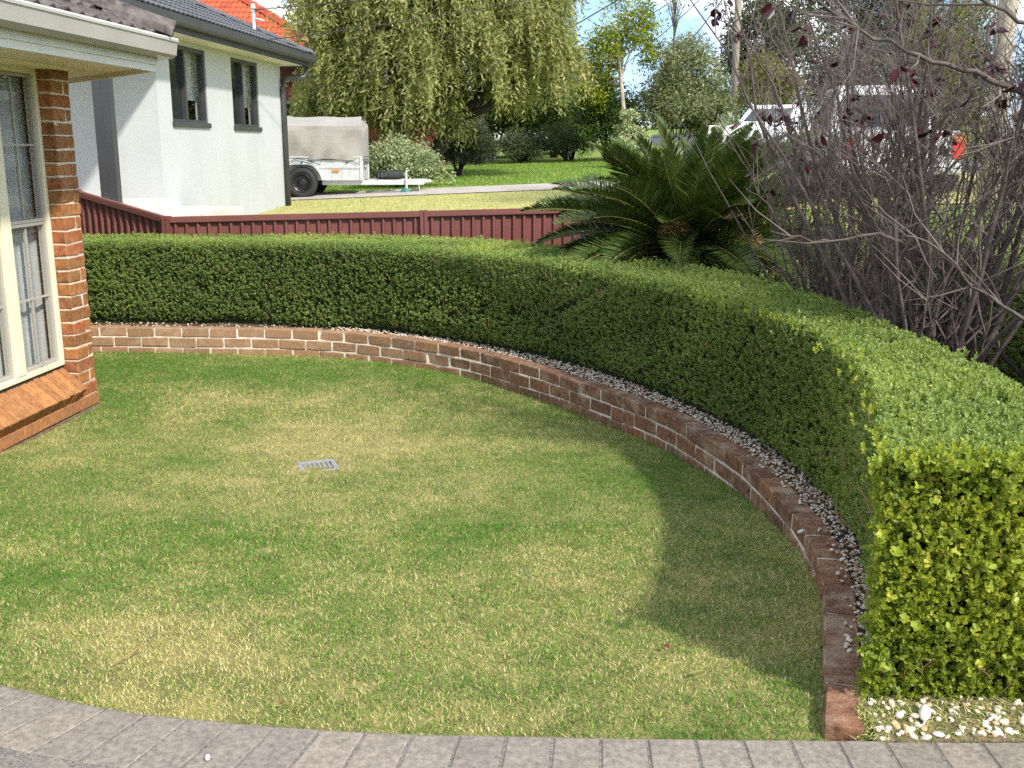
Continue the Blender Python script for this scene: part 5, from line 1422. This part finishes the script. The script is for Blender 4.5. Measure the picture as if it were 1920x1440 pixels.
# ------------------------------------------------------------------ vehicles
def car(name, label, cat, loc, rz, kind):
    """faces +y; origin on the ground under its rear bumper"""
    t_ = thing(name, label, cat, loc, rz)
    W2 = .90
    if kind == 'ute':
        Lc = 5.2; body = [(.0, .42), (.0, .98), (.04, 1.02), (1.65, 1.02), (1.65, 1.0), (3.5, 1.03), (4.9, .95), (5.15, .80), (5.2, .45), (4.9, .36), (.2, .36)]
        cab = [(1.62, 1.0), (1.70, 1.72), (1.85, 1.79), (3.0, 1.78), (3.25, 1.72), (3.95, 1.02)]
        wy = (1.0, 4.15)
    else:
        Lc = 4.4; body = [(.0, .40), (-.02, .85), (.10, 1.00), (3.1, 1.0), (4.2, .85), (4.4, .65), (4.4, .38), (4.2, .30), (.2, .30)]
        cab = [(.08, .98), (.42, 1.42), (.65, 1.50), (2.1, 1.50), (2.35, 1.44), (3.2, .98)]
        wy = (.85, 3.45)
    def shell(nm, prof, w0, w1, mat, zsplit):
        n = len(prof); v = []
        for sx_ in (-1, 1):
            for (y_, z_) in prof: v.append((sx_ * (w0 + (w1 - w0) * max(0, min(1, (z_ - zsplit[0]) / (zsplit[1] - zsplit[0])))), y_, z_))
        return MB().add(v, [tuple(range(n)), tuple(range(n, 2 * n))[::-1]] + [(i, n + i, n + (i + 1) % n, (i + 1) % n) for i in range(n)]).build(nm, mat, t_, bevel=.035)
    shell('body', body, W2, W2 - .04, M['car_white'], (.5, 1.0))
    shell('cabin', cab, W2 - .05, W2 - .20, M['car_white'], (1.0, 1.75))
    zt = 1.62 if kind == 'ute' else 1.40; zb = 1.10 if kind == 'ute' else 1.04
    y0, y1 = (1.60, 1.66) if kind == 'ute' else (.10, .36)
    fy = (3.93, 3.30) if kind == 'ute' else (3.16, 2.42)
    MB().add([(-.66, fy[0], zb), (.66, fy[0], zb), (.58, fy[1], zt), (-.58, fy[1], zt), (-.66, fy[0] - .1, zb - .04), (.66, fy[0] - .1, zb - .04), (.58, fy[1] - .1, zt - .04), (-.58, fy[1] - .1, zt - .04)], [(3, 2, 1, 0), (5, 6, 7, 4), (1, 5, 4, 0), (7, 6, 2, 3), (4, 7, 3, 0), (2, 6, 5, 1)]).build('windscreen', M['car_glass'], t_)
    # rear glass
    MB().add([(-.66, y0 - .0 + (.0), zb), (.66, y0, zb), (.58, y1 - .0, zt), (-.58, y1, zt), (-.66, y0 + .1, zb), (.66, y0 + .1, zb), (.58, y1 + .1, zt), (-.58, y1 + .1, zt)], [(0, 1, 2, 3), (4, 7, 6, 5), (0, 4, 5, 1), (3, 2, 6, 7), (0, 3, 7, 4), (1, 5, 6, 2)]).build('rear_window', M['car_glass'], t_)
    for sx_ in (-1, 1):
        ya, yb = (1.85, 3.5) if kind == 'ute' else (.62, 2.75)
        yc = (ya + yb) / 2
        for (a, b, c, d) in ((ya, yc - .05, ya + .08, yc - .05), (yc + .05, yb, yc + .05, yb - .5)):
            x0_, x1_ = sx_ * (W2 - .045), sx_ * (W2 - .17)
            MB().add([(x0_, a, zb), (x0_, b, zb), (x1_, d, zt), (x1_, c, zt), (x0_ - sx_ * .06, a, zb), (x0_ - sx_ * .06, b, zb), (x1_ - sx_ * .06, d, zt), (x1_ - sx_ * .06, c, zt)], [(0, 1, 2, 3), (4, 7, 6, 5), (0, 4, 5, 1), (3, 2, 6, 7), (0, 3, 7, 4), (1, 5, 6, 2)]).build('side_window', M['car_glass'], t_)
        MB().box(min(sx_ * W2, sx_ * (W2 - .17)) , max(sx_ * W2, sx_ * (W2 - .17)), -.035 if kind != 'ute' else -.02, .07, .60 if kind == 'ute' else .66, .96).build('tail_light', M['tail_red'], t_)
        if kind == 'ute': MB().box(min(sx_ * W2, sx_ * (W2 - .16)), max(sx_ * W2, sx_ * (W2 - .16)), -.026, -.021, .86, .94).build('indicator', M['amber'], t_)
        MB().box(min(sx_ * (W2 + .02), sx_ * (W2 + .20)), max(sx_ * (W2 + .02), sx_ * (W2 + .20)), (3.55 if kind == 'ute' else 2.75), (3.7 if kind == 'ute' else 2.87), zb - .02, zb + .14).build('mirror', M['car_white'], t_, bevel=.02)
        for y_ in wy: 
            wheel(t_, (sx_ * (W2 - .10), y_, .34), .34, .22)
            MB().lathe([(.36, -.02), (.43, -.02), (.43, .02), (.36, .02)], 20, 'x', (sx_ * (W2 - .012), y_, .36)).build('wheel_arch', M['black_plastic'], t_)
    bp = MB().box(-.86, .86, -.10, .05, .36, .52); bp.build('bumper', M['galv_pale'] if kind == 'ute' else M['car_white'], t_, bevel=.02)
    MB().box(-.19, .19, -.106, -.101, .40, .49).build('number_plate', M['white_paint'], t_)
    if kind == 'ute':
        MB().box(-.70, .70, -.025, -.001, .55, 1.0).build('tailgate', M['car_white'], t_, bevel=.008)
        MB().box(-.12, .12, -.035, -.026, .86, .92).build('handle', M['black_plastic'], t_)
    MB().box(-.8, .8, .3, Lc - .4, .2, .4).build('underbody', M['black_plastic'], t_)
    return t_
ux, uy = 6.0, 16.3
car('utility', 'white utility with red tail lights parked behind the bare purple shrubs', 'pickup', (ux, uy, gz(ux, uy) + .02), -R(7), 'ute')
car('wagon', 'white wagon parked further up the street left of the utility', 'car', (8.9, 33.5, gz(8.5, 31) + .02), R(150), 'wagon')
car('hatchback', 'white hatchback half hidden between garage and low grey-green bush', 'car', (-1.25, 40.2, gz(-1, 40) + .35), R(-62), 'wagon')
car('parked_car', 'white car at the right edge behind the plum branches', 'car', (9.4, 18.6, gz(9.4, 18) + .02), R(170), 'wagon')

# ------------------------------------------------------------------ sago palm
CY = Vector((1.42, 8.25, .27))
cy = thing('sago_palm', 'dark green sago palm with stiff feathery fronds behind the hedge', 'palm', CY)
tk = MB(); tk.tube([(0, 0, -.15), (0, 0, .3), (0, 0, .62), (0, 0, .75)], [.20, .19, .17, .10], 14); tk.build('trunk', M['bark_dark'], cy)
def frond_mesh(L, curve, seed, mat, vang=.75, dead=False):
    r_ = np.random.default_rng(seed); n = 74
    t = np.linspace(0, 1, 24); ang = curve[0] + (curve[1] - curve[0]) * t ** 1.3
    px_ = np.concatenate([[0], np.cumsum(np.cos(ang[:-1]))]) * L / 23; pz_ = np.concatenate([[0], np.cumsum(np.sin(ang[:-1]))]) * L / 23
    u = np.linspace(.12, .995, n); X = np.interp(u, t, px_); Z = np.interp(u, t, pz_); A = np.interp(u, t, ang)
    out_ = []
    for s in (1, -1):
        Tf = np.stack([np.cos(A), np.zeros(n), np.sin(A)], 1); Nf = np.stack([-np.sin(A), np.zeros(n), np.cos(A)], 1); Sd = np.tile([0, float(s), 0], (n, 1))
        sweep = .45 + .5 * u[:, None] ** 2
        V_ = vang * (1 - .2 * u[:, None])
        D = unit(Sd * math.cos(.6) * 1.0 + Nf * V_ * .6 + Tf * sweep + r_.normal(size=(n, 3)) * (.06 if not dead else .35))
        prof = np.sin(np.clip((u - .02) / .98, 0, 1) * PI) ** .55
        ll = .20 * prof + .02
        Nn = unit(Nf - Sd * .5 + r_.normal(size=(n, 3)) * .08)
        out_.append(leaf_arrays(np.stack([X, np.full(n, s * .004), Z], 1), D, Nn, ll, .0165 if not dead else .008, np.clip(.28 + .25 * u + r_.normal(size=n) * .12, 0, 1), False, .15))
    V, F, rr_ = cat_arrays(out_)
    o = np_mesh('frond', V, F, mat, None, rnd=rr_); me = o.data; bpy.data.objects.remove(o)
    rm = MB(); rm.tube([(px_[i], 0, pz_[i]) for i in range(0, 24, 2)], [.011 * (1 - .75 * i / 23) for i in range(0, 24, 2)], 4)
    return me, rm.mesh('rachis', M['cycad_rachis'] if not dead else mat)
fms = {}
for k, (L, c) in {'up': (1.08, (R(80), R(56))), 'mid': (1.16, (R(62), R(24))), 'out': (1.30, (R(40), R(0))), 'low': (1.22, (R(20), R(-30)))}.items():
    fms[k] = [frond_mesh(L * s, c, 50 + i, M['cycad_leaf']) for i, s in enumerate((.92, 1.0, 1.06))]
fms['dead'] = [frond_mesh(.86, (R(2), R(-62)), 70, M['cycad_dead'], .2, True), frond_mesh(.78, (R(-8), R(-50)), 71, M['cycad_dead'], .2, True)]
def put_frond(kind, az, tilt=0, dz=0, scale=1, roll=0):
    me, rme = random.choice(fms[kind])
    o = link(bpy.data.objects.new('frond', me), cy)
    o.location = (.05 * math.cos(az), .05 * math.sin(az), .62 + dz); o.rotation_euler = (roll, -tilt, az); o.scale = (scale,) * 3
    q = link(bpy.data.objects.new('rachis', rme), o)
i = 0
for kind, cnt, tl in (('up', 16, .0), ('mid', 34, .05), ('out', 50, .0), ('low', 62, -.06)):
    for j in range(cnt):
        put_frond(kind, i * 2.39996 + random.gauss(0, .1), tl + random.gauss(0, .10), random.uniform(-.05, .04), random.uniform(.88, 1.05), random.gauss(0, .25)); i += 1
for az in (-2.05, -1.25, -.55):
    put_frond('dead', az, random.gauss(0, .12) + .05, random.uniform(.16, .36), random.uniform(.75, 1.0), random.gauss(0, .3))

# ------------------------------------------------------------------ bare purple-leaf plum shrubs
plv = leaf_arrays(np.zeros((1, 3)), np.array([[1.0, 0, 0]]), np.array([[0, 0, 1.0]]), .062, .032, np.zeros(1), True, .3)
_o = np_mesh('leaf', plv[0], plv[1], M['plum_leaf'], None, smooth=True); plum_leaf = _o.data; bpy.data.objects.remove(_o)
def bare_shrub(label, base, n_stem, hgt, spread, lean, r0, n_side, leaves, thin=False, bias=0.0, tw_depth=2, rmax=.42):
    t_ = thing('plum_shrub', label, 'shrub', base, 0, 'bare purple-leaf plum shrubs')
    twg = MB(); tipl = []
    for s in range(n_stem):
        st = MB(); az = 2 * PI * (s + random.random() * .8) / n_stem
        tl = spread * random.uniform(.15, 1.0)
        d = Vector((math.cos(az) * math.sin(tl) + lean[0], math.sin(az) * math.sin(tl) * .75 + lean[1], math.cos(tl))).normalized()
        p = Vector((math.cos(az) * random.uniform(.02, .12), math.sin(az) * random.uniform(.02, .12), -.1)); pts = [p.copy()]; L = hgt * random.uniform(.75, 1.12); seg = 10
        r_ = r0 * random.uniform(.55, 1.1); rad = [r_]
        for i in range(seg):
            d = (d + Vector((random.gauss(0, .09), random.gauss(0, .09), random.gauss(0, .05) + .02))).normalized()
            p = p + d * (L / seg); pts.append(p.copy()); rad.append(r_ * (1 - .85 * (i + 1) / seg))
        st.tube(pts, rad, 6).build('stem', M['plum_bark'], t_, smooth=True)
        for k in range(n_side):
            u = random.uniform(.12, .98) if random.random() < .75 else random.uniform(.5, 1)
            f_ = u * seg; i = min(seg - 1, int(f_)); q = pts[i].lerp(pts[i + 1], f_ - i); dd = (pts[i + 1] - pts[i]).normalized()
            sd = Vector((random.gauss(0, 1), random.gauss(0, 1), random.gauss(.35, .5))).normalized()
            e = (dd * random.uniform(.7, 1.4) + sd * random.uniform(.5, 1.1)).normalized()
            l = random.uniform(.25, .85) * (1.1 - .35 * u); rr_ = max(.0022, r_ * (1 - .85 * u) * random.uniform(.3, .55)); rr_ = min(rr_, .009)
            tp = [q.copy()]
            for j in range(4):
                e = (e + Vector((random.gauss(0, .16), random.gauss(0, .16), random.gauss(.02, .12)))).normalized(); q = q + e * l / 4; tp.append(q.copy())
            def okp(v): return math.hypot(v.x - lean[0] * v.z, v.y) < .16 + rmax * max(v.z, .1) and v.z > .1 and not (v.z + base[2] < 1.25 and v.x + base[0] < np.interp(v.y + base[1], hB[::-1, 1], hB[::-1, 0]) - .05)
            if not okp(tp[-1]) or not okp(tp[2]): continue
            twg.tube(tp, [rr_, rr_ * .85, rr_ * .7, rr_ * .55, .0012], 4, cap=False); tipl.append((tp[-1], e))
            for j in range(tw_depth):
                a = random.randint(1, 3); e2 = (e * .6 + Vector((random.gauss(0, 1), random.gauss(0, 1), random.gauss(.1, .7))).normalized()).normalized(); l2 = l * random.uniform(.3, .7); q2 = tp[a]
                m1 = q2 + e2 * l2 * .5 + Vector((random.gauss(0, .015), random.gauss(0, .015), .01)); q3 = m1 + (e2 + Vector((random.gauss(0, .25), random.gauss(0, .25), .08))).normalized() * l2 * .5
                if not okp(q3): continue
                twg.tube([q2, m1, q3], [rr_ * .5, rr_ * .4, .001], 3, cap=False); tipl.append((q3, e2))
    twg.build('twigs', M['plum_twig'], t_)['kind'] = 'stuff'
    hi_ = [t for t in tipl if t[0].z > hgt * .58]; random.shuffle(hi_)
    n = 0
    for (q, e) in hi_:
        if n >= leaves: break
        for j in range(random.randint(2, 5)):
            T = (e * .3 + Vector((random.gauss(0, .8), random.gauss(0, .8), -.75))).normalized(); B = T.cross(Vector((random.gauss(0, .5), random.gauss(0, .5), 1))).normalized(); N_ = T.cross(B)
            o = link(bpy.data.objects.new('leaf', plum_leaf), t_)
            o.matrix_local = Matrix.Translation(q + Vector((random.gauss(0, .012), random.gauss(0, .012), random.gauss(0, .012)))) @ Matrix((T, B, N_)).transposed().to_4x4() @ Matrix.Scale(random.uniform(.6, 1.15), 4); n += 1
    return t_
def arch(t_, pts, r, leaves=0, n_side=10):
    pts = [Vector(p) - t_.location for p in pts]
    # smooth the control points
    P_ = []
    for i in range(len(pts) - 1):
        p0, p1, p2, p3 = pts[max(i - 1, 0)], pts[i], pts[i + 1], pts[min(i + 2, len(pts) - 1)]
        for j in range(5):
            t = j / 5; P_.append(.5 * (2 * p1 + (p2 - p0) * t + (2 * p0 - 5 * p1 + 4 * p2 - p3) * t * t + (3 * p1 - p0 - 3 * p2 + p3) * t ** 3) + Vector((random.gauss(0, .006), random.gauss(0, .006), random.gauss(0, .006))))
    P_.append(pts[-1]); n = len(P_)
    MB().tube(P_, [r * (1 - .8 * i / (n - 1)) for i in range(n)], 6).build('stem', M['plum_bark'], t_, smooth=True)
    tw_ = MB(); tips_ = []
    for k in range(n_side):
        i = random.randint(1, n - 2); q = P_[i]; dd = (P_[i + 1] - P_[i]).normalized()
        e = (dd * .7 + Vector((random.gauss(0, 1), random.gauss(0, 1), random.gauss(.3, .8))).normalized() * .8).normalized(); l = random.uniform(.12, .45); rr_ = r * .3
        m1 = q + e * l * .5; q3 = m1 + (e + Vector((random.gauss(0, .2), random.gauss(0, .2), .15))).normalized() * l * .5
        tw_.tube([q, m1, q3], [rr_, rr_ * .7, .001], 4, cap=False); tips_.append(q3)
    tw_.build('twigs', M['plum_twig'], t_)['kind'] = 'stuff'
    tips_.append(P_[-1])
    for k in range(leaves):
        q = random.choice(tips_[-4:]) if k < leaves * .6 else random.choice(tips_)
        T = Vector((random.gauss(0, .8), random.gauss(0, .8), -.75)).normalized(); B = T.cross(Vector((random.gauss(0, .5), random.gauss(0, .5), 1))).normalized(); N_ = T.cross(B)
        o = link(bpy.data.objects.new('leaf', plum_leaf), t_)
        o.matrix_local = Matrix.Translation(q + Vector((random.gauss(0, .02), random.gauss(0, .02), random.gauss(0, .02)))) @ Matrix((T, B, N_)).transposed().to_4x4() @ Matrix.Scale(random.uniform(.7, 1.2), 4)
random.seed(33)
ps = bare_shrub('bare plum shrub with thick grey stems rising in the middle of the bed', (2.02, 4.95, .28), 30, 2.55, .38, (.0, 0), .022, 24, 230, tw_depth=3, rmax=.42)
arch(ps, [(1.98, 4.9, .5), (1.86, 4.8, .98), (1.78, 4.7, 1.28), (1.62, 4.62, 1.36), (1.38, 4.6, 1.34), (1.14, 4.6, 1.38)], .014, 0, 10)
arch(ps, [(2.0, 4.9, .5), (1.84, 4.9, 1.05), (1.60, 4.8, 1.48), (1.36, 4.75, 1.72), (1.18, 4.75, 1.80)], .012, 8, 12)
ps = bare_shrub('bare plum shrub with thin purplish stems beside the sago palm', (1.98, 6.05, .32), 56, 2.15, .34, (.0, 0), .0105, 22, 150, tw_depth=2, rmax=.36)
arch(ps, [(1.95, 5.9, .5), (1.72, 5.7, 1.15), (1.50, 5.6, 1.72), (1.36, 5.6, 2.05), (1.18, 5.55, 2.28), (1.03, 5.5, 2.38)], .012, 26, 14)
arch(ps, [(1.92, 6.0, .5), (1.62, 5.7, 1.0), (1.45, 5.6, 1.3), (1.25, 5.6, 1.62), (1.12, 5.6, 1.80)], .010, 4, 12)
arch(ps, [(1.92, 6.0, .5), (1.60, 5.8, .95), (1.38, 5.7, 1.2), (1.22, 5.7, 1.42)], .009, 6, 12)
ps = bare_shrub('bare plum shrub whose branches reach in from the right edge', (3.05, 4.9, .3), 13, 2.6, .70, (-.20, -.04), .021, 18, 170, tw_depth=2, rmax=.62)
arch(ps, [(2.95, 4.7, .6), (2.6, 4.5, 1.65), (2.22, 4.45, 1.90), (1.95, 4.4, 2.02), (1.66, 4.4, 2.10), (1.34, 4.4, 2.24), (1.16, 4.4, 2.38)], .018, 30, 18)
arch(ps, [(2.95, 4.7, .6), (2.7, 4.3, 1.7), (2.30, 4.2, 2.12), (1.95, 4.2, 2.22), (1.7, 4.2, 2.36)], .020, 20, 16)
arch(ps, [(2.95, 4.7, .5), (2.5, 4.25, .82), (2.15, 4.2, 1.02), (1.92, 4.2, 1.16), (1.72, 4.2, 1.34), (1.55, 4.2, 1.42)], .013, 0, 16)
# strappy green weed under the shrubs
wd = thing('strap_weed', 'tuft of green strappy leaves between hedge and bare shrubs', 'plant', (1.98, 4.05, .27))
n = 34; a = rng.uniform(0, 2 * PI, n); P0 = rng.normal(size=(n, 3)) * .04; P0[:, 2] = 0
V, F, r_ = leaf_arrays(P0, np.stack([np.cos(a) * .45, np.sin(a) * .45, np.full(n, 1.0)], 1), np.stack([np.cos(a), np.sin(a), np.full(n, -.3)], 1), rng.uniform(.35, .75, n), .016, rng.random(n), True, .2)
np_mesh('leaves', V, F, M['strap_leaf'], wd, rnd=r_)['kind'] = 'stuff'
print('tris', sum(len(o.data.loops) - 2 * len(o.data.polygons) for o in bpy.data.objects if o.type == 'MESH'))
